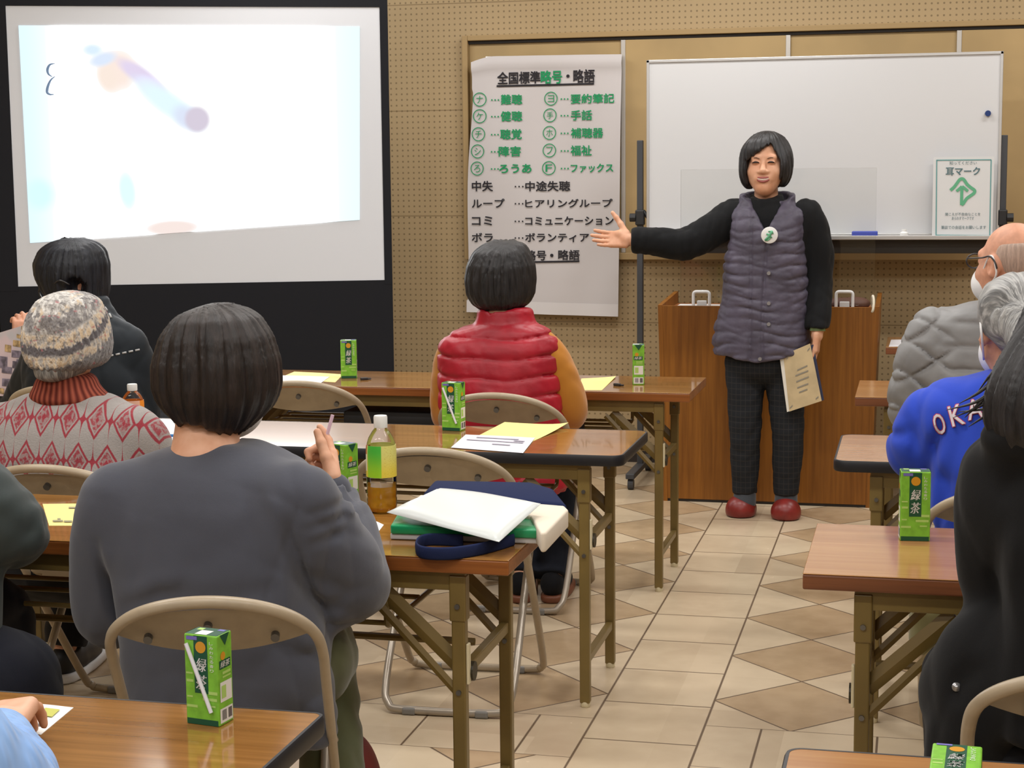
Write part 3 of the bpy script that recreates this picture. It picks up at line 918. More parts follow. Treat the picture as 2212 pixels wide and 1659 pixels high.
def loft(sec, n=2.3, axis=None):
    """sec: (z, cx, cy, rx, ry) stacked along z"""
    S = np.array(sorted(sec), dtype=float)
    zz = np.linspace(S[0, 0], S[-1, 0], 96)
    col = [np.interp(zz, S[:, 0], S[:, i]) for i in range(1, 5)]
    ker = np.ones(7)/7
    for i in range(4):
        c = col[i]; c = np.concatenate([np.full(3, c[0]), c, np.full(3, c[-1])]); col[i] = np.convolve(c, ker, 'valid')
    z0, z1 = S[0, 0], S[-1, 0]
    def f(P):
        z = P[:, 2]
        cx, cy, rx, ry = [np.interp(z, zz, c) for c in col]
        u = (np.abs((P[:, 0]-cx)/rx)**n+np.abs((P[:, 1]-cy)/ry)**n)**(1/n)
        d = (u-1)*np.minimum(rx, ry)*.92
        return smax(d, np.maximum(z-z1, z0-z), .02)
    return f
def sil(Y, rows, n=2.3):
    """body sections from outline rows (py, px_left, px_right, half_depth, y_shift) at depth Y"""
    sec = []
    for py, xl, xr, ry, dy in rows:
        a, b = at_depth(xl, py, Y), at_depth(xr, py, Y)
        sec.append(((a.z+b.z)/2, (a.x+b.x)/2, Y+dy, (b.x-a.x)/2, ry))
    return loft(sec, n)
_rs = np.random.RandomState(3)
def folds(f, amp, freq, dirs=3, seed=0, zone=None):
    r = np.random.RandomState(seed)
    D = [(r.randn(3)*[1, 1, .6], r.randn(3), r.rand()*6, .6+.8*r.rand()) for _ in range(dirs)]
    def g(P):
        d = f(P); s = 0
        for a, b, ph, m in D:
            a = a/np.linalg.norm(a)
            w = np.sin((P@a)*freq*m+ph+1.6*np.sin((P@b)*freq*.35+ph*2))
            s = s+(1-np.abs(w))**2-.33
        w = amp/dirs
        if zone is not None: w = w*zone(P)
        return d+s*w
    return g
def surface(f, lo, hi, res):
    """surface nets over a block-culled grid"""
    lo, hi = A3(lo), A3(hi)
    n = np.ceil((hi-lo)/res).astype(int)+1
    bs = 12
    nb = np.ceil(n/bs).astype(int); n = nb*bs
    V = np.full(n, 1., dtype=np.float32)
    I = np.stack(np.meshgrid(*[np.arange(k) for k in nb], indexing='ij'), -1).reshape(-1, 3)
    cen = lo+(I*bs+(bs-1)/2)*res
    dc = f(cen)
    half = res*bs*.5*1.7321
    near = np.abs(dc) < half*1.5+.012
    loc_ = np.stack(np.meshgrid(*[np.arange(bs)]*3, indexing='ij'), -1).reshape(-1, 3)
    for i, ok, d in zip(I, near, dc):
        s = tuple(slice(i[a]*bs, i[a]*bs+bs) for a in range(3))
        if not ok: V[s] = np.sign(d); continue
    idx = I[near]
    CH_ = 60
    for k in range(0, len(idx), CH_):
        part = idx[k:k+CH_]
        P = (lo+(part[:, None, :]*bs+loc_[None])*res).reshape(-1, 3)
        D = f(P).reshape(len(part), bs, bs, bs)
        for i, d in zip(part, D):
            V[i[0]*bs:i[0]*bs+bs, i[1]*bs:i[1]*bs+bs, i[2]*bs:i[2]*bs+bs] = d
    V[0] = V[-1] = 1; V[:, 0] = V[:, -1] = 1; V[:, :, 0] = V[:, :, -1] = 1
    S = V < 0
    c = [S[a:a+n[0]-1, b:b+n[1]-1, d:d+n[2]-1] for a in (0, 1) for b in (0, 1) for d in (0, 1)]
    cnt = sum(q.astype(np.int8) for q in c)
    act = (cnt > 0) & (cnt < 8)
    A = np.argwhere(act)
    vid = np.full(act.shape, -1, dtype=np.int64); vid[act] = np.arange(len(A))
    corners = [(a, b, d) for a in (0, 1) for b in (0, 1) for d in (0, 1)]
    acc = np.zeros((len(A), 3)); num = np.zeros(len(A))
    val = {q: V[A[:, 0]+q[0], A[:, 1]+q[1], A[:, 2]+q[2]].astype(float) for q in corners}
    for q in corners:
        for ax in range(3):
            if q[ax]: continue
            w = list(q); w[ax] = 1; w = tuple(w)
            v0, v1 = val[q], val[w]
            m = (v0 < 0) != (v1 < 0)
            t = np.where(m, v0/(v0-v1+1e-12), 0)
            p = np.tile(np.array(q, float), (len(A), 1)); p[:, ax] = t
            acc[m] += p[m]; num[m] += 1
    co = lo+(A+acc/num[:, None])*res
    F = []
    for ax in range(3):
        o1, o2 = (ax+1) % 3, (ax+2) % 3
        sl0 = [slice(None)]*3; sl1 = [slice(None)]*3
        sl0[ax] = slice(0, n[ax]-1); sl1[ax] = slice(1, n[ax])
        s0, s1 = S[tuple(sl0)], S[tuple(sl1)]
        E_ = np.argwhere(s0 != s1)
        E_ = E_[(E_[:, o1] > 0) & (E_[:, o2] > 0) & (E_[:, o1] < n[o1]-1) & (E_[:, o2] < n[o2]-1)]
        ins = s0[tuple(E_.T)]
        def cell(d1, d2):
            q = E_.copy(); q[:, o1] -= d1; q[:, o2] -= d2
            return vid[tuple(q.T)]
        quad = np.stack([cell(1, 1), cell(0, 1), cell(0, 0), cell(1, 0)], 1)
        quad[~ins] = quad[~ins][:, ::-1]
        F.append(quad)
    F = np.concatenate(F); F = F[(F >= 0).all(1)]
    return co, F
def relax(co, F, it=1, lam=.5):
    for _ in range(it):
        acc = np.zeros_like(co); num = np.zeros(len(co))
        for a in range(4):
            b = F[:, (a+1) % 4]; i = F[:, a]
            np.add.at(acc, i, co[b]); np.add.at(num, i, 1); np.add.at(acc, b, co[i]); np.add.at(num, b, 1)
        co = co+lam*(acc/np.maximum(num, 1)[:, None]-co)
    return co
def soft(name, pieces, m, parent=None, origin=(0, 0, 0), it=1):
    """pieces: list of (shape, lo, hi, res); all end up in one mesh whose origin lies at `origin`"""
    C, Fs, o = [], [], 0
    for f, lo, hi, res in pieces:
        co, F = surface(f, lo, hi, res)
        co = relax(co, F, it)
        C.append(co); Fs.append(F+o); o += len(co)
    co = np.concatenate(C)-A3(origin); F = np.concatenate(Fs)
    me = bpy.data.meshes.new(name)
    me.vertices.add(len(co)); me.vertices.foreach_set('co', co.ravel())
    me.loops.add(F.size); me.loops.foreach_set('vertex_index', F.ravel().astype(np.int32))
    me.polygons.add(len(F)); me.polygons.foreach_set('loop_start', np.arange(0, F.size, 4, dtype=np.int32)); me.polygons.foreach_set('loop_total', np.full(len(F), 4, dtype=np.int32))
    me.update(calc_edges=True); me.validate()
    ob = link(name, me, m, None, True)
    ob.location = origin
    if parent is not None:
        ob.parent = parent; ob.matrix_parent_inverse = Matrix.Translation(-parent.location)
    return ob
def bb(pts, pad):
    P = np.array([tuple(p) for p in pts]); return P.min(0)-pad, P.max(0)+pad
# ------------------------------------------------------------------ people: materials
def skin_fn(nt, b):
    t = nt.nodes.new('ShaderNodeTexCoord')
    n = noise(nt, t.outputs['Object'], 22, 3)
    base(nt, b, mixc(nt, n.step(.3, .7), (206, 150, 118), (222, 172, 142)))
m_skin = mat('skin', (216, 164, 134), .48, spec=.35, fn=skin_fn, sss=.06)
m_skin2 = mat('skin_ruddy', (206, 150, 122), .5, spec=.35, var=(30, .06), sss=.06)
def hair_mat(name, c0, c1, grey=None, rough=.42, freq=26, amp=.55):
    def fn(nt, b):
        x, y, z = coords(nt)
        r = (x*x+y*y).sqrt()+.004
        v = comb(nt, x/r*freq/6, y/r*freq/6, z*5)
        n = noise(nt, v, 3.2, 5, .65)
        f = n.step(.34, .68)
        c = mixc(nt, f, c0, c1)
        if grey: c = mixc(nt, noise(nt, v, 9, 2).step(.5, .72)*grey[1], c, grey[0])
        base(nt, b, c)
        add_bump(nt, b, n, amp, .006)
    return mat(name, c0, rough, spec=.4, fn=fn)
m_hair_black = hair_mat('hair_black', (20, 19, 21), (44, 42, 44))
m_hair_navy = hair_mat('hair_blue_black', (14, 17, 24), (32, 36, 46))
m_hair_brown = hair_mat('hair_dark_brown', (24, 19, 18), (46, 37, 34), None, .48, 22)
m_hair_grey = hair_mat('hair_grey', (92, 92, 92), (168, 168, 166), ((205, 203, 200), .6), .45, 22)
m_hair_thin = hair_mat('hair_thin_grey', (168, 146, 132), (198, 172, 156), ((140, 128, 122), .4), .6, 20)
def fabric(name, rgb, rough=.85, sheen=.25, weave=900, st=.12, var=.07):
    def fn(nt, b):
        t = nt.nodes.new('ShaderNodeTexCoord')
        n = noise(nt, t.outputs['Object'], 7, 3)
        base(nt, b, mixc(nt, n, [c*(1-var) for c in rgb], [min(255, c*(1+var)) for c in rgb]))
        add_bump(nt, b, noise(nt, t.outputs['Object'], weave, 1)*.3+noise(nt, t.outputs['Object'], 34, 3), st, .006)
    return mat(name, rgb, rough, spec=.2, fn=fn, sheen=sheen)
m_greysweat = fabric('sweatshirt_grey', (75, 77, 87))
m_bluesweat = fabric('sweatshirt_blue', (46, 74, 190), sheen=.1)
m_blacksweat = fabric('knit_black', (20, 21, 23), sheen=.05)
m_hoodie = fabric('hoodie_black', (19, 19, 20), sheen=.05)
m_mustard = fabric('knit_mustard', (186, 122, 42))
m_darkjkt = fabric('jacket_dark', (30, 36, 42), .6, .05)
m_greenjkt = fabric('jacket_dark_green', (66, 74, 74), .6, .08)
m_paleblue = fabric('cardigan_pale_blue', (134, 172, 226))
m_navy = fabric('trousers_navy', (24, 26, 36), sheen=.05)
m_denim = fabric('jeans_dark', (30, 34, 44), sheen=.05)
m_olivep = fabric('trousers_olive', (84, 86, 58))
m_blackp = fabric('trousers_black', (22, 22, 25), sheen=.05)
m_sock = fabric('sock_grey', (66, 70, 76))
m_mask = mat('mask_white', (232, 232, 232), .8)
m_lens = mat('glasses_dark', (40, 38, 40), .35)
m_slip = mat('slipper_red', (122, 38, 34), .35, spec=.5, var=(20, .1))
m_puffgrey = mat('puffer_grey', (132, 132, 132), .5, spec=.35, bump=(60, .1), var=(9, .05))
m_redvest = mat('vest_red', (164, 24, 42), .42, spec=.4, bump=(55, .18), var=(9, .08))
m_purple = mat('vest_purple_grey', (80, 75, 90), .5, spec=.35, bump=(60, .3), var=(11, .09))
def plaid_fn(nt, b):
    x, y, z = coords(nt)
    lx = ((x*52).fract()-.5); lz = ((z*44).fract()-.5)
    k = (1-abs(lx).step(.03, .09)).mx(1-abs(lz).step(.03, .09))
    base(nt, b, mixc(nt, k*.6, (36, 38, 42), (58, 56, 54)))
m_plaid = mat('trousers_plaid', (38, 40, 44), .85, spec=.15, fn=plaid_fn)
# ------------------------------------------------------------------ people: shapes
def frame(fwd, up=(0, 0, 1)):
    f = Vector(fwd).normalized(); r = f.cross(Vector(up)).normalized(); u = r.cross(f)
    return np.array([[r.x, f.x, u.x], [r.y, f.y, u.y], [r.z, f.z, u.z]])
def xf(f, c, M, s=1):
    c = A3(c)
    return lambda P: f(((P-c)@M)/s)*s
def head_shape(c, M, s=1, ears=True, face=True):
    fs = [ell((0, -.012, .03), (.074, .093, .086)), ell((0, .03, -.035), (.062, .06, .086)), ell((0, .058, -.092), (.03, .03, .026)),
          ell((.035, .04, -.03), (.032, .04, .045)), ell((-.035, .04, -.03), (.032, .04, .045))]
    f = union(*fs, k=.03)
    if face:
        f = union(f, cap((-.04, .074, .032), (.04, .074, .032), .012), k=.02)
        f = cut(f, union(ell((.031, .101, .012), (.02, .016, .011)), ell((-.031, .101, .012), (.02, .016, .011)), k=0), .012)
        f = union(f, ell((.031, .081, .011), (.017, .0115, .0095)), ell((-.031, .081, .011), (.017, .0115, .0095)), k=.005)
        f = union(f, chain([(0, .083, .016), (0, .097, -.01), (0, .103, -.022)], [.008, .0105, .0135], .004), ell((.0155, .094, -.026), (.0105, .011, .0085)), ell((-.0155, .094, -.026), (.0105, .011, .0085)), k=.008)
        f = union(f, cap((.022, .08, -.052), (-.022, .08, -.052), .012), ell((.044, .066, -.026), (.022, .018, .018)), ell((-.044, .066, -.026), (.022, .018, .018)), k=.018)
    if ears:
        for sx in (-1, 1):
            e = ell((sx*.078, -.008, -.004), (.012, .021, .033), frame((sx*.35, 1, 0)))
            e = cut(e, ell((sx*.09, .0, -.002), (.01, .011, .02)), .006)
            f = union(f, e, k=.008)
    return xf(f, c, M, s)
def hand_shape(w, d, n, side=1, curl=(.2, .2, .25, .3), s=1, spread=.12, thumb=(.6, .75, .1), tcurl=.3):
    d = Vector(d).normalized(); n = Vector(n); n = (n-d*n.dot(d)).normalized(); t = d.cross(n)*side; w = Vector(w)
    def L(a, b, c): return tuple(w+(d*a+t*b+n*c)*s)
    M = np.array([[t.x, d.x, n.x], [t.y, d.y, n.y], [t.z, d.z, n.z]])
    f = union(boxs(L(.05, 0, 0), (.037*s, .043*s, .0125*s), .011*s, M), ell(L(.035, .024, .008), (.017*s, .03*s, .014*s), M), cap(L(-.03, 0, 0), L(.02, 0, 0), .023*s, .024*s), k=.014*s)
    for i, (b, ln, r) in enumerate(((.028, .07, .0088), (.0095, .078, .009), (-.0095, .072, .0086), (-.027, .056, .0076))):
        p = Vector((.088-abs(i-1.2)*.004, b, 0)); a = 0; seg = (.45, .3, .25); pts = [L(.07, b*.95, 0), L(*p)]
        for j in range(3):
            a += curl[i]*(1 if j else .8)
            st = Vector((math.cos(a), b/.028*spread*.8, math.sin(a)))*ln*seg[j]
            p = p+st; pts.append(L(*p))
        f = union(f, chain(pts, [r*s*1.05, r*s*1.05, r*s, r*s*.92, r*s*.8], .003*s), k=.004*s)
    th = Vector(thumb).normalized(); p = Vector((.022, .03, .006)); pts = [L(*p)]
    for j, ln in enumerate((.042, .034, .027)):
        dd = (th+Vector((1, -.25, .25))*tcurl*j*.6).normalized(); p = p+dd*ln; pts.append(L(*p))
    return union(f, chain(pts, [.0145*s, .0125*s, .0105*s, .0085*s], .006*s), k=.008*s)
def limb(pts, rs): return path([tuple(p) for p in pts], rs, 4, .02)
def strands(f, c, amp=.004, freq=30, seed=0, zf=6):
    """radial grooves running from the crown down"""
    r = np.random.RandomState(seed); ph = r.rand(4)*6; c = A3(c)
    def g(P):
        q = P-c; a = np.arctan2(q[:, 1], q[:, 0]); z = q[:, 2]
        s = np.sin(a*freq+ph[0]+z*zf)+.7*np.sin(a*freq*1.73+ph[1]-z*zf*.7)+.5*np.sin(a*freq*.61+ph[2]+z*zf*2)
        return f(P)+amp*s/2.2*np.clip(np.hypot(q[:, 0], q[:, 1])*20, 0, 1)
    return g
def person(label, head, torso, arms, legs, skin, origin, ears=True, res=.0065, hands=()):
    """head: (centre, axes, size); torso: list of (point, radius); arms/legs: lists of (points, radii)"""
    hc, M, s = head
    f = head_shape(hc, M, s, ears)
    pts = [p for p, r in torso]
    f = union(f, chain([tuple(p) for p in pts], [r for p, r in torso], .03), k=.025)
    allp = [Vector(hc)+Vector((0, 0, .14)), Vector(hc)+Vector((.13, .13, 0)), Vector(hc)-Vector((.13, .13, .1))]+[Vector(p) for p in pts]
    for P, R in list(arms)+list(legs):
        f = union(f, limb(P, R), k=.03); allp += [Vector(p) for p in P]
    lo, hi = bb(allp, .13)
    ob = soft('person', [(f, lo, hi, res)]+list(hands), skin, None, origin)
    tag(ob, label, 'person')
    return ob
def cloth(name, f, pts, m, par, pad=.16, res=.006, origin=None, it=2):
    lo, hi = bb(pts, pad)
    return soft(name, [(f, lo, hi, res)], m, par, origin or tuple(par.location), it)
def seated_legs(hL, hR, kL, kR, aL, aR):
    return [([hL, kL, aL], [.062, .048, .034]), ([hR, kR, aR], [.062, .048, .034])]
def trousers(par, hL, hR, kL, kR, aL, aR, m, r=1., hem=True):
    f = union(ell((Vector(hL)+Vector(hR))/2+Vector((0, 0, .01)), (.175*r, .13, .095)), k=.02)
    for h, k, a in ((hL, kL, aL), (hR, kR, aR)):
        h, k, a = Vector(h), Vector(k), Vector(a)
        f = union(f, path([h, h.lerp(k, .5), k, k.lerp(a, .5), a], [.083*r, .076*r, .064*r, .06*r, .054*r], 4, .02), k=.03)
        f = inter(f, plane(a+Vector((0, 0, .0)), (a-k)), .004) if hem else f
    f = folds(f, .012, 38, 4, 5)
    return cloth('trousers', f, [hL, hR, kL, kR, aL, aR], m, par, .13, .0075)
def shoe(par, heel, toe, m, name='shoe', w=.039, h=.05):
    heel, toe = Vector(heel), Vector(toe); mid = heel.lerp(toe, .5)
    f = union(path([heel+Vector((0, 0, .03)), mid+Vector((0, 0, .034)), toe+Vector((0, 0, .022))], [w*.8, w, w*.7], 4, .02), cap(heel+Vector((0, 0, h)), heel.lerp(toe, .25)+Vector((0, 0, h*.8)), .036), k=.03)
    f = inter(f, plane((0, 0, .002), (0, 0, -1)), .004)
    return cloth(name, f, [heel, toe, heel+Vector((0, 0, h+.03))], m, par, .07, .005)
def neck_to(hc, base): return [(base, .055), (Vector(base).lerp(Vector(hc), .5), .052), (Vector(hc)-Vector((0, 0, .03)), .05)]
D_ = at_depth
def crease(f, lines, Y):
    """soft valleys (+) and ridges (-) along outline paths; each line: (points, width, depth)"""
    L = []
    for pts, w, a in lines:
        q = np.array([(at_depth(px, py, Y).x, at_depth(px, py, Y).z) for px, py in pts]); L.append((q, w, a))
    def g(P):
        d = f(P); xz = P[:, [0, 2]]
        for q, w, a in L:
            best = np.full(len(P), 9.); tt = np.zeros(len(P)); n = len(q)-1
            for i in range(n):
                ab = q[i+1]-q[i]; t = np.clip(((xz-q[i])@ab)/(ab@ab+1e-12), 0, 1)
                e = np.linalg.norm(xz-q[i]-t[:, None]*ab, axis=1); m = e < best
                best = np.where(m, e, best); tt = np.where(m, (i+t)/n, tt)
            d = d+a*np.exp(-(best/w)**2)*np.sin(np.pi*np.clip(tt*.9+.05, 0, 1))**.7
        return d
    return g

# ================================================================== the speaker
SY = 6.86
def P_(x, y, dy=0): return D_(x, y, SY+dy)
hc = P_(1655, 358)
Mh = frame((-.04, -1, .02)); HS = .97
aR = [P_(1588, 462, .03), P_(1535, 500, 0), P_(1478, 528, -.03), P_(1420, 522, -.06), P_(1362, 518, -.09)]
aL = [P_(1742, 462, .02), P_(1764, 530, .03), P_(1768, 600, .03), P_(1767, 660, -.02), P_(1766, 715, -.07)]
hipR, hipL = P_(1610, 780), P_(1692, 780)
kR, kL = P_(1610, 925, -.02), P_(1702, 935, -.02)
anR, anL = P_(1609, 1075), P_(1698, 1080)
handR = hand_shape(aR[4], (-1, -.12, .03), (.12, -.9, .42), 1, (.12, .1, .12, .16), .96, .1, (.52, .85, .1), .12)
wl = aL[4]
handL = hand_shape(wl, (-.08, -.12, -1), (-1, .1, .1), 1, (.25, .3, .32, .35), .96, .05, (.85, .35, .2), .1)
torso = [(P_(1650, 760), .085), (P_(1652, 690), .085), (P_(1653, 560), .085), (P_(1654, 490, .02), .075), (P_(1655, 445, .025), .046), (P_(1655, 390, .02), .046)]
fb = head_shape(hc, Mh, HS)
fn_ = union(fb, chain([tuple(P_(1655, 450, .025)), tuple(P_(1655, 385, .02))], [.047, .047], .02), k=.02)
lo, hi = bb([hc], .17); lo[2] -= .06
body = chain([tuple(p) for p, r in torso], [r for p, r in torso], .03)
for P, R in ((aR, [.045, .04, .036, .03, .025]), (aL, [.045, .042, .036, .03, .025]), ([hipR, kR, anR], [.065, .045, .032]), ([hipL, kL, anL], [.065, .045, .032])):
    body = union(body, limb(P, R), k=.03)
lo2, hi2 = bb([p for p, r in torso]+aR+aL+[anR, anL], .1); hi2[2] = P_(1655, 420).z
sp = soft('person', [(fn_, lo, hi, .0032), (inter(body, plane((0, 0, hi2[2]-.01), (0, 0, 1))), lo2, hi2, .0065),
                     (handR, *bb([aR[4]], .215), .0024), (handL, *bb([wl], .215), .0024)], m_skin, None, (hc.x, SY, 0))
tag(sp, 'standing person in a purple-grey quilted vest, smiling with one arm stretched out beside the lectern', 'person')
def HL(x, y, z): return Vector(hc)+Vector(tuple(Mh@np.array([x, y, z])*HS))
# face details
def kid(name, bm, m, par, smooth=True, auto=None):
    o = obj(name, bm, m, None, smooth, auto); o.parent = par; o.matrix_parent_inverse = Matrix.Translation(-par.location); return o
for s in (-1, 1):
    bm = B()
    pts = [HL(s*.031+dx, .0925-abs(dx)*.25, .0108+dz) for dx, dz in ((-.014, -.001), (-.007, .001), (0, .002), (.007, .001), (.014, -.001))]
    tube(bm, pts, [.0016, .0036, .0044, .0036, .0016], 8); kid('eye', bm, mat('eye_dark', (38, 26, 22), .25), sp)
for s in (-1, 1):
    bm = B(); tube(bm, smooth_path([HL(s*.016, .0915, .026), HL(s*.03, .0905, .031), HL(s*.046, .08, .027)], 4), [.0022]*9, 6, flat=(1, .6)); kid('eyebrow', bm, mat('eyebrow', (92, 66, 54), .7), sp)
bm = B(); tube(bm, smooth_path([HL(-.032, .081, -.0465), HL(-.017, .0925, -.0555), HL(0, .096, -.0585), HL(.017, .0925, -.0555), HL(.032, .081, -.0465)], 5), [.0015]+[.0052]*19+[.0015], 8, flat=(1, .8))
kid('teeth', bm, mat('teeth', (206, 186, 172), .5), sp)
bm = B()
up_ = [HL(-.036, .079, -.043), HL(-.018, .0935, -.05), HL(0, .097, -.051), HL(.018, .0935, -.05), HL(.036, .079, -.043)]
dn = [HL(-.036, .079, -.044), HL(-.019, .0915, -.0605), HL(0, .0955, -.066), HL(.019, .0915, -.0605), HL(.036, .079, -.044)]
tube(bm, smooth_path(up_, 5), [.0018]+[.004]*19+[.0018], 8); tube(bm, smooth_path(dn, 5), [.0018]+[.005]*19+[.0018], 8)
kid('lips', bm, mat('lips', (158, 84, 80), .45), sp)
for s in (-1, 1):
    bm = B(); tube(bm, smooth_path([HL(s*.074, .0, -.02), HL(s*.077, .008, -.04), HL(s*.072, .012, -.056)], 4), [.004, .0045, .005, .005, .005, .005, .005, .004, .003], 8); kid('ear_loop', bm, m_mask, sp)
# hair
def hairL(c, r): return ell(HL(*c), tuple(np.array(r)*HS), Mh)
hs = union(hairL((0, -.02, .044), (.1, .112, .1)), hairL((.045, .055, .06), (.045, .04, .045)), hairL((-.068, .012, -.008), (.042, .075, .08)), hairL((.068, .012, -.012), (.042, .075, .084)), hairL((0, -.05, -.02), (.085, .065, .08)), k=.03)
def bangs(P):
    q = ((P-A3(hc))@Mh)/HS                      # x right(viewer left is +x), y forward, z up
    x, y, z = q[:, 0], q[:, 1], q[:, 2]
    line = np.where(x > -.026, .088-.72*np.clip(x+.026, 0, 1), .088-1.7*np.clip(-x-.026, 0, 1))
    face = np.maximum(z-line, np.maximum(.012-y+.3*np.abs(x), np.abs(x)-.068))
    return face*.6*HS
hs = cut(hs, bangs, .006)
hs = strands(hs, HL(0, -.02, .14), .0035, 34, 2)
soft('hair', [(hs, *bb([hc], .2), .0035)], m_hair_black, sp, tuple(HL(0, -.02, .12)))
# clothes
tor = sil(SY, [(446, 1600, 1712, .075, .01), (456, 1582, 1742, .085, .01), (490, 1580, 1745, .105, .0), (560, 1572, 1748, .115, -.005), (640, 1568, 1750, .12, 0), (720, 1562, 1752, .125, 0), (790, 1570, 1745, .12, 0)])
sl = union(path(aR, [.062, .06, .056, .049, .043], 5, .02), k=.02)
sl = inter(sl, plane(aR[4]+Vector((.004, 0, 0)), (-1, -.1, 0)), .006)
sl2 = inter(path(aL, [.06, .057, .05, .044, .039], 5, .02), plane(aL[4]+Vector((0, 0, .012)), (-.05, -.1, -1)), .006)
nk = chain([tuple(P_(1655, 475, .005)), tuple(P_(1655, 418, .018))], [.09, .066], .02)
nk = inter(nk, plane(P_(1655, 431, -.04), (0, -.25, 1)), .006)
kn = folds(union(infl(tor, -.012), sl, sl2, nk, k=.03), .012, 42, 4, 11)
cloth('black_knit_top', kn, aR+aL+[P_(1655, 800), P_(1655, 430)], m_blacksweat, sp, .12, .006)
vr = [(432, 1612, 1702, .07, .025), (440, 1592, 1722, .085, .02), (452, 1577, 1746, .098, .012), (480, 1576, 1743, .118, .005), (520, 1577, 1740, .128, .0), (560, 1568, 1742, .132, 0), (600, 1564, 1744, .135, 0), (650, 1559, 1747, .138, 0), (700, 1547, 1750, .142, 0), (740, 1542, 1752, .145, 0), (775, 1548, 1746, .142, 0), (800, 1556, 1740, .138, 0)]
vest = sil(SY, vr, 2.5)
arm_hole = union(infl(path(aR[:3], [.062, .06, .056], 5, .02), .004), infl(path(aL[:3], [.06, .057, .05], 5, .02), .004), k=.01)
def vest_shape(P):
    d = vest(P)
    x, y, z = P[:, 0]-hc.x, P[:, 1], P[:, 2]
    zz = P_(1655, 480).z; ztop_ = P_(1655, 445).z; zh = P_(1655, 768).z
    ph = (z-zh)/.047+.3*np.sin(x*11+z*7)+.12*np.sin(x*37+z*31)
    tri = np.abs(np.mod(ph, 1)-.5)*2
    d = d-.0062*(1-tri**3)*(.75+.5*np.sin(x*23+z*17))+.003
    d = d+.006*np.exp(-((x-.012-.01*np.sin(z*6))/.005)**2)*(y < SY)              # placket seams
    d = d+.006*np.exp(-((x+.045)/.006)**2)*(y < SY)
    hem = zh+.02*np.sin((x+.08)*16)-.06*np.exp(-((x+.02)/.12)**2)*0
    hem = P_(1655, 776).z+.022*np.clip(np.abs(x+.02)/.12, 0, 1)**1.5
    d = smax(d, hem-z, .01)
    vx = x-.01                                                                 # open neck: a deep V
    v = np.maximum(np.abs(vx)-(z-P_(1655, 500).z)*.62, SY-.03-y)*-1
    zf = z-P_(1655, 503).z
    vcut = np.maximum(np.abs(vx)-.5*np.clip(zf, -.01, .2), (y-(SY-.035)))
    d = smax(d, -vcut, .01)
    return d
def collar_shape(P):
    c = P_(1657, 440, .02)
    q = P-A3(c)
    rr = np.sqrt((q[:, 0]/.103)**2+(q[:, 1]/.085)**2)
    flare = 1+.9*np.clip(q[:, 2], -.05, .07)
    shell = np.abs(rr/flare-.93)*.085-.011
    d = smax(shell, np.abs(q[:, 2]+.002)-(.04+.012*np.clip(q[:, 1]/.08, -1, 1)), .012)
    vx = q[:, 0]-.005
    return smax(d, -np.maximum(np.abs(vx)-.035-.9*np.clip(q[:, 2]+.04, 0, 1), q[:, 1]+.01), .008)
vs_ = cut(union(vest_shape, collar_shape, k=.014), infl(arm_hole, -.003), .008)
vs_ = folds(vs_, .008, 60, 4, 21)
cloth('quilted_vest', vs_, [P_(1542, 800), P_(1752, 800), P_(1655, 400)], m_purple, sp, .17, .0048, it=1)
bm = B()
p0 = None
zz = [P_(1662, y).z for y in (560, 600, 640, 690, 730)]
bm.free()
for y in (590, 655, 700, 775):
    bm = B(); p = P_(1661 if y < 760 else 1642, y, -.14)
    tube(bm, [p+Vector((0, .012, 0)), p+Vector((0, -.012, 0))], .0075, 12)
    kid('snap_button', bm, mat('snap_grey', (150, 148, 150), .35, metal=.5), sp, True, 40)
# badge
bd = B(); c = P_(1662, 508, -.155); tube(bd, [c+Vector((0, .012, 0)), c+Vector((0, .002, 0)), c, c+Vector((0, -.0015, 0))], [.0325, .0325, .0325, .030], 28)
bg = kid('round_badge', bd, mat('badge_white', (228, 228, 226), .35), sp, True, 40)
bm = B()
for pts, w in ((((1653, 519), (1660, 512), (1665, 505), (1668, 499)), .0042), (((1656, 505), (1663, 508), (1667, 514)), .003), (((1660, 500), (1668, 499), (1670, 505)), .0022), (((1652, 519), (1658, 519), (1664, 515)), .0025)):
    Pz = [D_(*q, c.y) for q in pts]
    tube(bm, [Vector((q.x, c.y-.0035, q.z)) for q in Pz], w*1.2, 6)
o = kid('badge_emblem', bm, m_emb, sp); o.parent = bg; o.matrix_parent_inverse = Matrix.Identity(4)
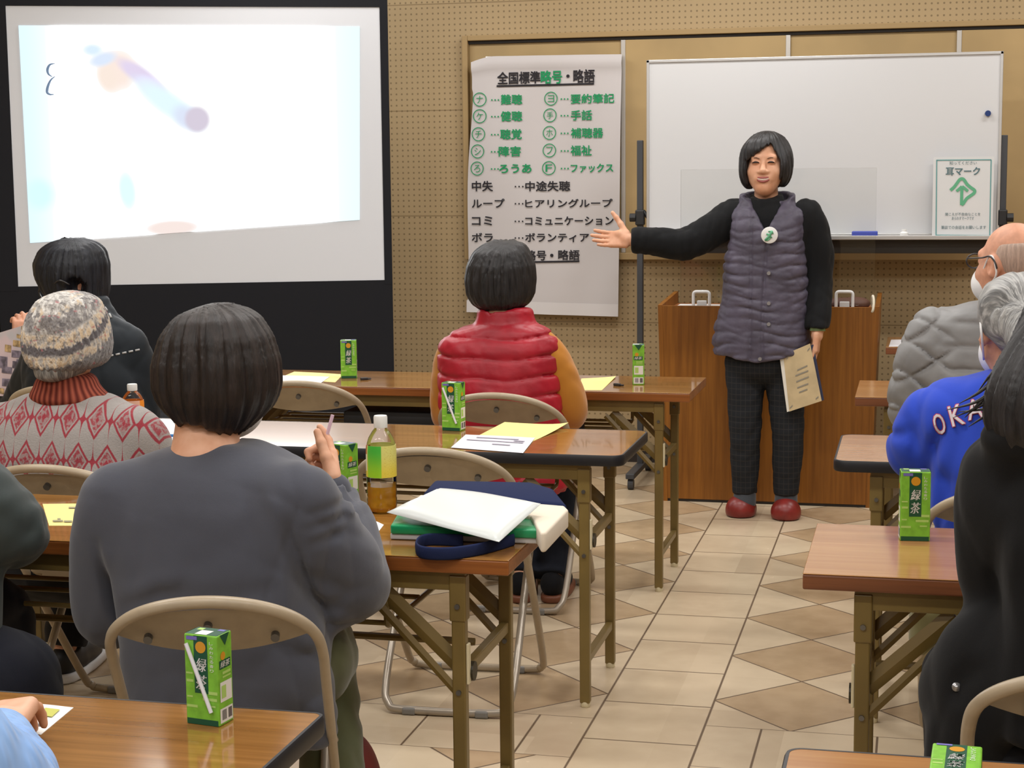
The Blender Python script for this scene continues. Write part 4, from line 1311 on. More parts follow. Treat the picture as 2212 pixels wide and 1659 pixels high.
# trousers, socks, slippers
tr = ell(P_(1651, 785), (.155, .115, .085))
for h, k_, a, o1 in ((hipR, kR, anR, 0), (hipL, kL, anL, 0)):
    tr = union(tr, path([h, h.lerp(k_, .55), k_, k_.lerp(a, .5), a], [.08, .068, .06, .054, .043], 5, .012), k=.014)
tr = inter(tr, plane((0, 0, P_(1650, 1066).z), (0, 0, -1)), .006)
tr = folds(tr, .01, 34, 4, 8)
cloth('plaid_trousers', tr, [hipR, hipL, anR, anL], m_plaid, sp, .15, .0065)
for a, px in ((anR, 1), (anL, -1)):
    f = path([a+Vector((0, 0, .05)), Vector((a.x, a.y, .09)), Vector((a.x, a.y-.01, .055))], [.043, .04, .044], 4, .01)
    cloth('sock', f, [a, (a.x, a.y, .05)], m_sock, sp, .1, .005)
for an_, x1, yb in ((anR, 1595, 1122), (anL, 1696, 1129)):
    toe = at_height(x1, yb-6, .0); heel = Vector((an_.x+.004, an_.y+.035, 0))
    f = union(path([heel+Vector((0, 0, .022)), heel.lerp(toe, .5)+Vector((0, 0, .026)), heel.lerp(toe, .78)+Vector((0, 0, .026)), toe+Vector((0, .02, .018))], [.036, .043, .05, .036], 5, .02), k=.01)
    f = inter(f, plane((0, 0, .002), (0, 0, -1)), .005)
    cloth('slipper', f, [heel, toe], m_slip, sp, .09, .0045)
bm = B(); w = aL[4]+Vector((0, 0, .012)); tube(bm, [w+Vector((.0, 0, .006)), w+Vector((0, -.002, -.012))], .031, 20, flat=(1, .9))
kid('wristband', bm, mat('wristband_green', (104, 122, 78), .7), sp, True, 40)
# booklet in the hand
BY = wl.y-.05
bk_ = thing('booklet', 'beige-covered booklet held at the side of the speaker in the quilted vest', 'booklet', tuple(D_(1730, 815, BY)))
def slab(name, px4, Y, th, m):
    bm = B(); c = [D_(*p, Y) for p in px4]
    a = [bm.verts.new(p) for p in c]; b = [bm.verts.new(p+Vector((0, th, 0))) for p in c]
    bm.faces.new(a[::-1]); bm.faces.new(b)
    for i in range(4): bm.faces.new((a[i], a[(i+1) % 4], b[(i+1) % 4], b[i]))
    bmesh.ops.recalc_face_normals(bm, faces=bm.faces)
    return kid(name, bm, m, bk_, False)
slab('pages', ((1684, 770), (1749, 743), (1773, 866), (1700, 890)), BY, .007, mat('page_white', (226, 222, 212), .8))
cv = slab('front_cover', ((1692, 767), (1750, 742), (1775, 866), (1705, 889)), BY-.0016, .0012, mat('cover_beige', (196, 176, 138), .7, var=(14, .05)))
slab('back_cover', ((1690, 771), (1757, 744), (1780, 864), (1704, 890)), BY+.009, .003, mat('cover_navy', (44, 50, 78), .6))
bm = B()
for x0, y0, x1, y1 in ((1722, 800, 1744, 790), (1718, 812, 1746, 801), (1720, 825, 1747, 814), (1722, 838, 1746, 829), (1726, 848, 1744, 841), (1699, 776, 1703, 770), (1744, 758, 1749, 752), (1706, 882, 1712, 876), (1762, 862, 1768, 857)):
    a, c = D_(x0, y0, BY-.003), D_(x1, y1, BY-.003); u = Vector((0, 0, .003))
    bm.faces.new([bm.verts.new(p) for p in (a-u, c-u, c+u, a+u)])
kid('cover_print', bm, mat('print_slate', (140, 134, 122), .8), bk_)
# ================================================================== the listeners
def hsil(Y, rows, n=2.15, k=1.24):
    return sil(Y, [(a, b, c, d*k, e) for a, b, c, d, e in rows], n)
def sections_pts(Y, rows):
    return [D_(r[1], r[0], Y) for r in rows]+[D_(r[2], r[0], Y) for r in rows]
def hair_opening(hc, M, s=1, y0=.02, half=.066, top=.06, low=-.2):
    def f(P):
        q = ((P-A3(hc))@M)/s
        return np.maximum(np.maximum(q[:, 2]-top, low-q[:, 2]), np.maximum(y0-q[:, 1]+.35*np.abs(q[:, 0]), np.abs(q[:, 0])-half))*.7*s
    return f

# ---- grey sweatshirt, brown bob, third row
Y0 = 2.74
def Q(x, y, d=0): return D_(x, y, Y0+d)
hc = Q(447, 815, .1); M = frame((.45, 1, -.12))
rows = [(966, 385, 522, .055, .07), (984, 318, 580, .075, .06), (1004, 258, 632, .09, .05), (1036, 224, 655, .1, .04), (1100, 216, 665, .112, .03), (1200, 230, 676, .115, .02), (1320, 256, 690, .115, .015), (1430, 264, 696, .115, .02), (1530, 268, 700, .118, .03), (1600, 272, 704, .118, .03)]
aL = [Q(250, 1075), Q(228, 1195, .02), Q(232, 1330, .07), Q(290, 1300, .2), Q(420, 1210, .38)]
aR = [Q(640, 1078), Q(706, 1170, .06), Q(752, 1258, .13), Q(742, 1160, .24), Q(721, 1064, .33)]
hL, hR = Vector((-1.3, 2.8, .5)), Vector((-1.085, 2.87, .5)); kL, kR = Vector((-1.5, 3.14, .5)), Vector((-1.14, 3.1, .46)); fL, fR = Vector((-1.54, 3.15, .09)), Vector((-1.0, 2.79, .09))
wr = aR[4]
hand = hand_shape(wr, (-.3, .62, .72), (-.85, -.5, .05), 1, (.2, 1.15, 1.25, 1.3), .92, .05, (1, .3, .28), .2)
g = person('person in a dark grey sweatshirt with a brown bob, seen from behind holding a straw', (hc, M, .95),
           [(Q(480, 1560, .04), .08), (Q(470, 1300, .03), .075), (Q(450, 1100, .04), .075), (Q(445, 1000, .05), .06), (Q(446, 930, .08), .049), (Q(446, 860, .09), .048)],
           [(aL, [.04, .038, .035, .03, .026]), (aR, [.04, .038, .035, .03, .024])], seated_legs(hL, hR, kL, kR, fL, fR), m_skin, (hc.x, Y0, 0), hands=[(hand, *bb([wr], .2), .0024)])
f = union(sil(Y0, rows, 2.5), path(aL, [.058, .057, .052, .05, .038], 5, .02), path(aR, [.064, .068, .07, .056, .044], 5, .02), k=.035)
f = cut(f, chain([tuple(Q(447, 990, .075)), tuple(Q(447, 930, .085))], [.058, .056], .01), .01)
f = inter(f, plane(wr+Vector((0, 0, .004)), (-.1, .2, 1)), .006) if False else cut(f, lambda P: np.maximum((wr.z+.002)-P[:, 2], np.linalg.norm(P[:, :2]-A3(wr)[:2], axis=1)-.07), .006)
def arm_zone(P): return .5+1.6*np.exp(-((P[:, 0]-Q(750, 1200, .15).x)/.07)**2)
f = folds(f, .008, 26, 4, 31, arm_zone)
f = crease(f, [(((640, 1090), (655, 1180), (672, 1290), (690, 1345)), .012, .012), (((590, 1100), (640, 1200), (655, 1330)), .02, -.006), (((300, 1270), (380, 1235), (470, 1215)), .018, -.007), (((310, 1290), (400, 1268), (560, 1262), (640, 1250)), .02, .006),
               (((243, 1160), (250, 1260), (262, 1350)), .012, .014), (((275, 1165), (250, 1190), (244, 1240)), .02, -.004), (((330, 1275), (430, 1240), (560, 1130)), .024, .005), (((600, 1040), (632, 1090), (640, 1150)), .014, -.006),
               (((690, 1130), (735, 1120), (785, 1170)), .009, .009), (((695, 1165), (740, 1150), (795, 1205)), .01, .009), (((690, 1100), (730, 1090), (775, 1120)), .008, .007), (((680, 1230), (730, 1290), (700, 1340)), .014, .007)], Y0)
sw = cloth('sweatshirt', f, aL+aR+[Q(250, 1600), Q(700, 1600), Q(447, 960)], m_greysweat, g, .14, .005, None, 1)
cuff = cap(wr+Vector((.004, -.01, -.04)), wr+Vector((0, .001, .004)), .041, .035)
cloth('cuff', cuff, [wr], m_greysweat, g, .09, .004)
trousers(g, hL, hR, kL, kR, fL, fR, m_olivep, .95)
hp = ell((-1.19, 2.7, .5), (.22, .15, .13)); 
for a, d in ((fL, -.02), (fR, .05)): shoe(g, (a.x, a.y-.02, 0), (a.x+d, a.y+.2, 0), m_slip, 'slipper')
hr_ = [(660, 420, 462, .03, .06), (668, 395, 486, .055, .06), (690, 360, 520, .08, .06), (730, 332, 546, .095, .06), (790, 314, 564, .103, .06), (840, 314, 567, .103, .06), (870, 324, 560, .098, .06), (895, 342, 548, .088, .06), (915, 366, 530, .075, .055), (932, 388, 512, .058, .045), (946, 404, 498, .04, .04)]
f = hsil(Y0+.04, hr_, 2.1)
f = cut(f, hair_opening(hc, M, .95, .05, .07, .05), .01)
f = strands(f, Q(446, 655, .1), .005, 26, 4, 5)
nb = chain([tuple(Q(425, 1000, .03)), tuple(Q(428, 948, .03))], [.07, .035], .01)
soft('hair', [(cut(f, nb, .01), *bb(sections_pts(Y0+.04, hr_), .15), .0042)], m_hair_brown, g, tuple(Q(447, 658, .1)))
mk = inter(union(xf(ell((0, .062, -.055), (.066, .066, .062)), hc, M, .97), k=0), xf(plane((0, .02, -.012), (0, -.4, 1)), hc, M, 1), .006)
cloth('face_mask', inter(mk, xf(plane((0, .015, 0), (0, -1, 0)), hc, M, 1), .004), [hc], m_mask, g, .16, .0045)
bm = B(); s0 = wr+Vector((-.022, .05, .115)); 
tube(bm, [s0+Vector((-.012, -.004, -.03)), s0+Vector((.004, .004, .03))], .0036, 8)
tag(obj('drinking_straw', bm, mat('straw_pink', (226, 196, 214), .4), None, True, 40), 'thin pale straw pinched between the fingers of the person in the grey sweatshirt', 'straw')

# ---- red quilted vest, front row
Y0 = 5.24
hc = Q(1081, 607, .05); M = frame((-.15, 1, .1))
rows = [(708, 1005, 1172, .07, .0), (722, 975, 1192, .09, 0), (745, 958, 1203, .105, 0), (800, 953, 1206, .12, 0), (860, 955, 1210, .125, -.01), (920, 958, 1218, .13, -.01), (1000, 962, 1225, .135, -.01), (1052, 966, 1230, .135, -.01)]
aL = [Q(985, 755), Q(966, 820, .03), Q(968, 900, .08), Q(990, 880, .25), Q(1050, 850, .4)]
aR = [Q(1172, 752), Q(1206, 815, .03), Q(1224, 885, .08), Q(1215, 880, .22), Q(1140, 850, .4)]
hL, hR = Q(1045, 1010, .02), Q(1150, 1010, .02); kL, kR = Vector((hL.x-.04, 5.68, .5)), Vector((hR.x+.03, 5.68, .5)); fL, fR = at_height(1128, 1245, .08), at_height(1195, 1245, .08)
v = person('person in a red quilted vest over mustard sleeves, seated with back turned', (hc, M, 1.0),
           [(Q(1095, 1010), .09), (Q(1090, 880), .09), (Q(1085, 760), .08), (Q(1083, 690), .05), (Q(1082, 640, .01), .05)],
           [(aL, [.04, .038, .035, .03, .026]), (aR, [.04, .038, .035, .03, .026])], seated_legs(hL, hR, kL, kR, fL, fR), m_skin, (hc.x, Y0, 0))
f = union(infl(sil(Y0, rows), -.02), path(aL, [.05, .048, .046, .044, .038], 5, .02), path(aR, [.055, .058, .06, .05, .04], 5, .02), k=.03)
cloth('mustard_top', folds(f, .012, 34, 4, 41), aL+aR+[Q(970, 1050), Q(1085, 690)], m_mustard, v, .12, .007)
S_ = sil(Y0, rows, 2.5); zz0 = Q(1085, 718).z
def vest2(P):
    d = S_(P); x, z = P[:, 0]-Q(1085, 800).x, P[:, 2]
    ph = (z-zz0)/.062+.25*np.cos(x*7)+.06*np.sin(x*31)
    tri = np.abs(np.mod(ph, 1)-.5)*2
    d = d-.0085*(1-tri**6)*(.85+.25*np.sin(x*19+z*13))+.003
    return d
cl = union(loft([(Q(1088, 716).z, Q(1090, 716).x, Y0, .13, .085), (Q(1088, 700).z, Q(1091, 700).x, Y0+.005, .1, .075), (Q(1088, 680).z, Q(1091, 680).x, Y0+.005, .09, .07), (Q(1088, 664).z, Q(1091, 664).x, Y0+.005, .09, .07)]), k=.01)
cl = cut(cl, chain([tuple(Q(1085, 690)), tuple(Q(1083, 640, .01))], [.06, .075], .01), .006)
hole = union(infl(path(aL[:3], [.056, .054, .05], 5, .02), .004), infl(path(aR[:3], [.06, .06, .06], 5, .02), .004), k=.01)
f = union(vest2, cl, k=.02)
cloth('quilted_vest', folds(f, .006, 50, 5, 44), [Q(950, 1052), Q(1230, 1052), Q(1085, 650)], m_redvest, v, .15, .0055, it=1)
trousers(v, hL, hR, kL, kR, fL, fR, m_denim, .95)
m_brown = mat('shoe_brown', (118, 70, 48), .5)
for a, d in ((fL, -.03), (fR, .0)):
    h0, t0 = Vector((a.x, a.y-.02, .016)), Vector((a.x+d, a.y+.19, .012))
    shoe(v, h0, t0, m_blackp, 'sock_foot', .034)
    f = inter(path([h0, h0.lerp(t0, .5), t0], [.038, .044, .037], 4, .01), boxs((h0+t0)/2-Vector((0, 0, .001)), (.3, .3, .013), .004), .004)
    cloth('slipper_sole', f, [h0, t0], m_brown, v, .07, .005)
hr_ = [(519, 1060, 1112, .03, .02), (526, 1042, 1130, .055, .02), (545, 1022, 1140, .085, .02), (575, 1009, 1150, .1, .02), (605, 1005, 1152, .104, .02), (635, 1009, 1150, .1, .015), (655, 1022, 1142, .085, .005), (668, 1040, 1125, .06, -.01)]
f = hsil(Y0+.02, hr_); f = cut(f, hair_opening(hc, M, 1, .03, .07, .06), .01)
f = strands(f, Q(1088, 540, -.02), .005, 22, 6, 6)
soft('hair', [(f, *bb(sections_pts(Y0+.02, hr_), .15), .0055)], m_hair_black, v, tuple(Q(1092, 528, -.02)))

# ---- knitted hat and diamond jumper, second row
Y0 = 3.9
hc = Q(137, 730, .02); M = frame((.05, 1, -.05))
rows = [(852, 55, 222, .07, .02), (868, 25, 255, .085, .02), (890, -10, 288, .1, .02), (920, -32, 315, .112, .01), (960, -45, 328, .118, 0), (1010, -50, 335, .122, -.01), (1080, -48, 335, .125, -.01), (1150, -42, 330, .125, 0)]
aL = [Q(0, 930), Q(-50, 1010, .04), Q(-70, 1080, .08), Q(-20, 1030, .28), Q(40, 985, .42)]
aR = [Q(290, 930), Q(318, 985, .04), Q(322, 1060, .08), Q(330, 1010, .25), Q(330, 965, .42)]
hL, hR = Q(60, 1230, .02), Q(230, 1230, .02); kL, kR = Vector((hL.x-.02, 4.3, .5)), Vector((hR.x+.02, 4.3, .5)); fL, fR = Vector((-2.31, 4.2, .1)), Vector((-1.98, 4.22, .1))
n = person('person in a striped knitted hat and red-and-grey diamond jumper, seen from behind', (hc, M, .97),
           [(Q(145, 1200), .09), (Q(142, 1050), .09), (Q(140, 930), .08), (Q(138, 850), .052), (Q(137, 780, .01), .05)],
           [(aL, [.042, .04, .036, .03, .026]), (aR, [.042, .04, .036, .03, .026])], seated_legs(hL, hR, kL, kR, fL, fR), m_skin2, (hc.x, Y0, 0), ears=False)
def dia_fn(nt, b):
    x, y, z = coords(nt)
    nz = noise(nt, comb(nt, x*30, y*30, z*30), 1, 2)*.16
    zz = z+.35*x*x
    u = (x+.045+z*.02)/.07; w = (zz+.03)/.2
    def cell(u, w):
        return abs(u.fract()-.5)*2, abs(w.fract()-.5)*2
    a1, b1 = cell(u, w); a2, b2 = cell(u+.5, w+.5)
    d1 = (a1+b1*1.72).mn(a2+b2*1.72)+nz-.08
    line = (1-abs(d1-.72).step(.055, .12))
    fill = (1-d1.step(.46, .58))
    core = (1-d1.step(.1, .22))
    a3, b3 = cell(u+.5, w); a4, b4 = cell(u, w+.5)
    s3 = ((a3*2.6+.03)*(b3*4+.06)+a3*.05+b3*.06).mn((a4*2.6+.03)*(b4*4+.06)+a4*.05+b4*.06)
    star = 1-(s3+nz*.1).step(.09, .14)
    d2 = a1*0
    hatch = noise(nt, comb(nt, x*90, y*60, z*70), 1.4, 2).step(.42, .58)
    k = line.mx(fill*(hatch*.6+.35)).mx(core).mx(star)
    c = mixc(nt, k, (158, 152, 148), (150, 42, 56))
    base(nt, b, mixc(nt, noise(nt, comb(nt, x, y, z), 160, 1)*.25, c, (120, 110, 108)))
    t = nt.nodes.new('ShaderNodeTexCoord'); add_bump(nt, b, noise(nt, t.outputs['Object'], 260, 1), .3, .004)
m_dia = mat('jumper_diamonds', (160, 120, 118), .9, spec=.1, fn=dia_fn, sheen=.2)
f = union(sil(Y0, rows, 2.4), path(aL, [.065, .062, .058, .05, .042], 5, .02), path(aR, [.062, .058, .054, .048, .042], 5, .02), k=.035)
cloth('patterned_jumper', folds(f, .009, 26, 4, 51), aL+aR+[Q(-50, 1180), Q(335, 1180), Q(140, 850)], m_dia, n, .13, .006, tuple(Q(140, 950)))
def rib_fn(nt, b):
    x, y, z = coords(nt)
    a = y.atan2(x); s = ((a*34).sin()*.5+.5)
    base(nt, b, mixc(nt, s, (92, 40, 34), (158, 84, 66))); add_bump(nt, b, s, .5, .006)
m_rib = mat('collar_ribbed_rust', (140, 72, 60), .9, spec=.1, fn=rib_fn)
cr = [(808, 84, 188, .068, .02), (816, 79, 192, .072, .02), (836, 72, 200, .079, .02), (848, 66, 210, .086, .02), (858, 63, 222, .09, .02), (874, 60, 226, .088, .02)]
f = cut(sil(Y0, cr, 2.2), chain([tuple(Q(139, 828, .02)), tuple(Q(138, 782, .02))], [.045, .064], .01), .006)
cloth('ribbed_collar', f, sections_pts(Y0, cr), m_rib, n, .1, .005, tuple(Q(139, 800, .02)))
def knit_fn(nt, b):
    x, y, z = coords(nt)
    v = comb(nt, x*75, y*75, z*42)
    nz = noise(nt, v, 1, 2, .7)
    zz = z-y*.5+nz*.03-.015
    def band(a, c): return zz.step(a-.004, a+.004)*(1-zz.step(c-.004, c+.004))
    dots = (noise(nt, comb(nt, x*40, y*40, z*28), 1.2, 1)).step(.5, .6)
    col = mixc(nt, nz.step(.3, .7), (150, 146, 142), (226, 222, 216))
    beige = band(-.071, -.04).mx(band(-.124, -.094)).mx(band(.004, .02)*dots)
    col = mixc(nt, beige*nz.step(.38, .62)*.85, col, (204, 180, 146))
    ga = band(-.038, .004)*(1-dots*.6)
    col = mixc(nt, ga*(1-nz.step(.6, .8))*.75, col, (108, 104, 106))
    col = mixc(nt, band(-.094, -.072), col, mixc(nt, nz, (78, 74, 78), (118, 114, 116)))
    col = mixc(nt, 1-zz.step(-.13, -.122), col, mixc(nt, nz, (96, 94, 96), (150, 148, 148)))
    pk = noise(nt, comb(nt, x*36, y*36, z*60), 1.1, 1).step(.66, .72)
    col = mixc(nt, pk*.6, col, (180, 108, 112))
    dk = noise(nt, comb(nt, x*60, y*60, z*60+4), 1.3, 1).step(.6, .68)
    base(nt, b, mixc(nt, dk*.55, col, (78, 74, 78)))
    add_bump(nt, b, nz, .9, .008)
m_knit = mat('hat_knit', (180, 172, 164), .95, spec=.1, fn=knit_fn, sheen=.3)
br = [(629, 118, 160, .03, .02), (634, 103, 176, .05, .02), (650, 82, 196, .078, .02), (680, 66, 208, .096, .02), (715, 57, 217, .105, .02), (750, 56, 220, .107, .02), (775, 64, 216, .103, .02), (790, 74, 206, .098, .02), (797, 82, 196, .094, .02)]
def knitbump(P):
    q = P-A3(Q(138, 720, .02)); a = np.arctan2(q[:, 1], q[:, 0])
    return sil_b(P)-.0025*np.sin(a*38+3*np.sin(q[:, 2]*40))*np.clip(np.hypot(q[:, 0], q[:, 1])*15, 0, 1)
sil_b = hsil(Y0, br, 2.15, 1.2)
cloth('knitted_hat', knitbump, sections_pts(Y0, br), m_knit, n, .1, .004, tuple(Q(138, 632, .02)), 1)
hr_ = [(780, 82, 192, .08, .01), (796, 86, 184, .078, .005), (810, 92, 172, .07, .0), (822, 104, 158, .056, -.002)]
f = cut(hsil(Y0, hr_), hair_opening(hc, M, 1, .0, .1, .1), .01)
soft('hair', [(f, *bb(sections_pts(Y0, hr_), .14), .006)], m_hair_grey, n, tuple(Q(138, 760, .02)))
trousers(n, hL, hR, kL, kR, fL, fR, m_blackp, 1.05)
for i, a in enumerate((fL, fR)):
    h = Vector((a.x, a.y-.02, 0)); t = Vector((a.x+(-.02 if i == 0 else .03), a.y+.2, 0))
    sh = shoe(n, h+Vector((0, 0, .012)), t, mat('sneaker_black', (28, 28, 30), .5) if i == 0 else mat('sneaker_pale', (206, 198, 182), .6), 'sneaker')
    f = inter(path([h+Vector((0, 0, .012)), h.lerp(t, .5)+Vector((0, 0, .012)), t+Vector((0, 0, .012))], [.045, .05, .042], 4, .01), boxs((h+t)/2+Vector((0, 0, .014)), (.3, .3, .014), .004), .004)
    so = cloth('rubber_sole', f, [h, t], m_mask, n, .07, .005)

# ---- dark jacket, front row by the screen, reading a flyer
Y0 = 5.27
hc = Q(157, 614, .055); M = frame((-.9, .42, -.3))
rows = [(672, 130, 232, .07, .0), (690, 92, 262, .085, 0), (720, 72, 286, .1, 0), (760, 64, 302, .112, 0), (810, 60, 313, .118, -.01), (870, 58, 320, .122, -.01), (950, 58, 322, .125, -.01), (1030, 60, 322, .125, 0)]
aL = [Q(105, 745), Q(60, 830, .1), Q(30, 890, .22), Q(35, 800, .24), Q(46, 726, .2)]
aR = [Q(275, 745), Q(300, 830, .05), Q(300, 920, .1), Q(230, 880, .3), Q(130, 830, .42)]
hL, hR = Q(110, 1040, .02), Q(270, 1040, .02); kL, kR = Vector((hL.x, 5.7, .5)), Vector((hR.x, 5.7, .5)); fL, fR = Vector((hL.x, 5.75, .09)), Vector((hR.x, 5.75, .09))
wr = aL[4]
hand = hand_shape(wr+Vector((0, 0, -.03)), (-.1, .3, 1), (-.7, .7, 0), -1, (.5, .6, .7, .8), .95, .05, (1, .3, .3), .3)
k = person('person with short black hair in a dark jacket, reading a flyer', (hc, M, .98),
           [(Q(190, 1040), .09), (Q(190, 880), .09), (Q(185, 760), .08), (Q(172, 680, .0), .055), (Q(155, 640, .02), .052)],
           [(aL, [.042, .04, .036, .03, .024]), (aR, [.042, .04, .036, .03, .026])], seated_legs(hL, hR, kL, kR, fL, fR), m_skin2, (hc.x, Y0, 0), hands=[(hand, *bb([wr], .21), .0035)])
cl = sil(Y0, [(640, 148, 222, .062, .02), (660, 142, 228, .07, .01), (690, 128, 240, .08, 0)], 2.2)
f = union(sil(Y0, rows, 2.4), path(aL, [.06, .058, .055, .05, .04], 5, .02), path(aR, [.062, .06, .055, .05, .04], 5, .02), cl, k=.03)
f = cut(f, lambda P: np.maximum((wr.z-.03)-P[:, 2], np.linalg.norm(P[:, :2]-A3(wr)[:2], axis=1)-.065), .006)
jk = cloth('jacket', folds(f, .012, 30, 4, 61), aL+aR+[Q(60, 1040), Q(320, 1040), Q(180, 650)], m_darkjkt, k, .13, .0065)
m_pipe = mat('piping_white', (176, 176, 176), .6)
def on_back(f, px, py, y0):
    y = y0
    r = ray(px, py)
    for _ in range(60):
        P = CAMP+r*(y/r.y); d = float(f(np.array([tuple(P)]))[0])
        if d < .0006: break
        y += max(d*.8, .0008)
    return P
def kidp(name, bm, m, par, sub):
    o = obj(name, bm, m, None, True); o.parent = sub; o.matrix_parent_inverse = sub.matrix_basis.inverted() if sub is par else (Matrix.Translation(par.location) @ Matrix.Translation(-par.location)); 
    o.matrix_parent_inverse = Matrix.Translation(-Vector(par.location)) if sub is par else Matrix.Translation(-Vector(sub.location)); return o
bm = B()
for i in range(7):
    a = on_back(f, 208+i*14, 775-i*3, Y0-.4); c = on_back(f, 217+i*14, 773-i*3, Y0-.4)
    tube(bm, [a, c], .0035, 6)
for p, q_ in (((226, 664), (231, 671)), ((236, 678), (240, 686))): tube(bm, [on_back(f, *p, Y0-.4), on_back(f, *q_, Y0-.4)], .0045, 6)
kid('reflective_piping', bm, m_pipe, k)
trousers(k, hL, hR, kL, kR, fL, fR, m_blackp)
for a in (fL, fR): shoe(k, (a.x, a.y-.02, 0), (a.x, a.y+.2, 0), m_lens)
hr_ = [(514, 128, 176, .03, .03), (522, 105, 196, .055, .03), (540, 84, 212, .085, .03), (570, 73, 219, .1, .03), (600, 78, 219, .105, .03), (630, 92, 218, .1, .03), (655, 130, 217, .085, .01), (680, 160, 214, .06, -.01)]
f = hsil(Y0+.02, hr_)
ear = tuple(Vector(hc)+Vector(tuple(M@np.array([.09, -.005, -.005]))))
f = cut(f, hair_opening(hc, M, 1, .045, .1, .035), .01)
f = cut(f, ell(tuple(Q(149, 624, -.1)), (.036, .1, .04)), .008)
f = strands(f, Q(158, 535, .0), .005, 20, 8, 6)
soft('hair', [(f, *bb(sections_pts(Y0+.02, hr_), .15), .0055)], m_hair_navy, k, tuple(Q(158, 520, .02)))
bm = B()
tube(bm, smooth_path([Q(150, 615, -.075), Q(128, 606, -.09), Q(112, 618, -.06), Q(100, 630, .0)], 5), .003, 8)
tube(bm, smooth_path([Q(100, 622, .0), Q(90, 618, .06), Q(84, 630, .1), Q(92, 645, .08), Q(102, 636, .02)], 5), .003, 8)
kid('glasses', bm, m_lens, k)
# the flyer
fy = thing('flyer', 'pale pink printed flyer with small photos held up at the left edge', 'flyer', tuple(Q(30, 850, .12)))
FY = Y0+.12
def fly(px, py, o=0):
    p = D_(px, py, FY); t = (p.z-D_(30, 850, FY).z); return Vector((p.x, FY+.1*t-o+.02*math.sin(p.x*9), p.z))
bm = B(); gr = []
for j in range(13):
    row = []
    for i in range(13):
        u, w = i/12, j/12
        xl = -60; xr = 75-3*w*5; yt = 735-40*u; yb = 858-4*u
        row.append(bm.verts.new(fly(xl+(xr-xl)*u, yt+(yb-yt)*w)))
    gr.append(row)
for j in range(12):
    for i in range(12): bm.faces.new((gr[j][i], gr[j+1][i], gr[j+1][i+1], gr[j][i+1]))
def flyer_fn(nt, b):
    x, y, z = coords(nt)
    n = noise(nt, comb(nt, x, 0, z), 9, 2)
    base(nt, b, mixc(nt, n.step(.45, .6), (226, 206, 212), (206, 204, 210)))
kid('sheet', bm, mat('flyer_paper', (222, 206, 212), .6, fn=flyer_fn), fy)
for nm, col, boxes in (('photo', (120, 112, 128), ((-8, 770, 12, 795), (22, 757, 45, 772), (25, 780, 46, 795), (0, 792, 24, 806), (34, 776, 56, 786), (2, 818, 40, 834))), ('photo', (176, 150, 110), ((24, 735, 42, 748), (32, 722, 42, 730), (5, 745, 20, 760), (45, 752, 60, 764))), ('coloured_corner', (176, 62, 104), ((42, 705, 56, 730), (58, 752, 66, 790), (-2, 838, 8, 850)))):
    for x0, y0, x1, y1 in boxes:
        bm = B(); bm.faces.new([bm.verts.new(fly(*p, .0025)) for p in ((x0, y1), (x1, y1+2), (x1, y0+2), (x0, y0))])
        kid(nm, bm, mat('print_%d' % col[0], col, .6, var=(40, .3)), fy)

# ---- bald man in the grey puffer jacket, front row right
Y0 = 5.06
hc = Q(2186, 572, .02); M = frame((-.66, .75, -.04))
rows = [(650, 2120, 2240, .06, 0), (662, 2062, 2275, .085, 0), (685, 2010, 2310, .105, 0), (730, 1992, 2335, .118, 0), (800, 1985, 2345, .122, -.01), (900, 1975, 2350, .125, -.01), (1000, 1975, 2350, .128, -.01), (1060, 1980, 2350, .13, 0)]
aL = [Q(2022, 715), Q(1992, 790, .0), Q(1972, 880, .05), Q(2000, 890, .2), Q(2080, 860, .4)]
aR = [Q(2300, 715), Q(2330, 790, .02), Q(2340, 880, .06), Q(2310, 880, .25), Q(2240, 850, .4)]
hL, hR = Q(2080, 1070, .02), Q(2260, 1070, .02); kL, kR = Vector((hL.x, 5.5, .5)), Vector((hR.x, 5.5, .5)); fL, fR = Vector((hL.x, 5.55, .09)), Vector((hR.x, 5.55, .09))
b_ = person('balding man in a grey puffer jacket with glasses and white mask', (hc, M, 1.04),
            [(Q(2180, 1060), .09), (Q(2180, 900), .09), (Q(2180, 760), .085), (Q(2180, 670), .06), (Q(2183, 620, .02), .056)],
            [(aL, [.045, .042, .038, .032, .028]), (aR, [.045, .042, .038, .032, .028])], seated_legs(hL, hR, kL, kR, fL, fR), m_skin2, (hc.x, Y0, 0), res=.0055)
def quilt(f, c, p1, p2, amp):
    def g(P):
        q = P-A3(c); x, z = q[:, 0]+.6*q[:, 1], q[:, 2]
        inarm = 1/(1+np.exp((q[:, 0]+.165)/.012))
        a1 = np.abs(np.mod((z+x*.9)/p2, 1)-.5)*2; a2 = np.abs(np.mod((z-x*.9)/p2+.3, 1)-.5)*2
        dia = np.minimum(1-a1**6, 1-a2**6)
        hz = 1-(np.abs(np.mod(z/p1+.2*np.sin(x*8), 1)-.5)*2)**4
        return f(P)-amp*(inarm*dia+(1-inarm)*hz)*(.9+.15*np.sin(x*17+z*11))+amp*.4
    return g
f0 = union(sil(Y0, rows, 2.4), path(aL, [.07, .068, .064, .058, .045], 5, .02), path(aR, [.07, .068, .064, .058, .045], 5, .02), sil(Y0, [(632, 2135, 2238, .07, 0), (650, 2125, 2240, .075, 0), (680, 2110, 2250, .08, 0)]), k=.025)
f = quilt(f0, Q(2180, 800), .066, .1, .011)
cloth('puffer_jacket', folds(f, .004, 46, 4, 71), aL+aR+[Q(1985, 1060), Q(2340, 1060), Q(2180, 640)], m_puffgrey, b_, .14, .005, it=1)
trousers(b_, hL, hR, kL, kR, fL, fR, m_navy)
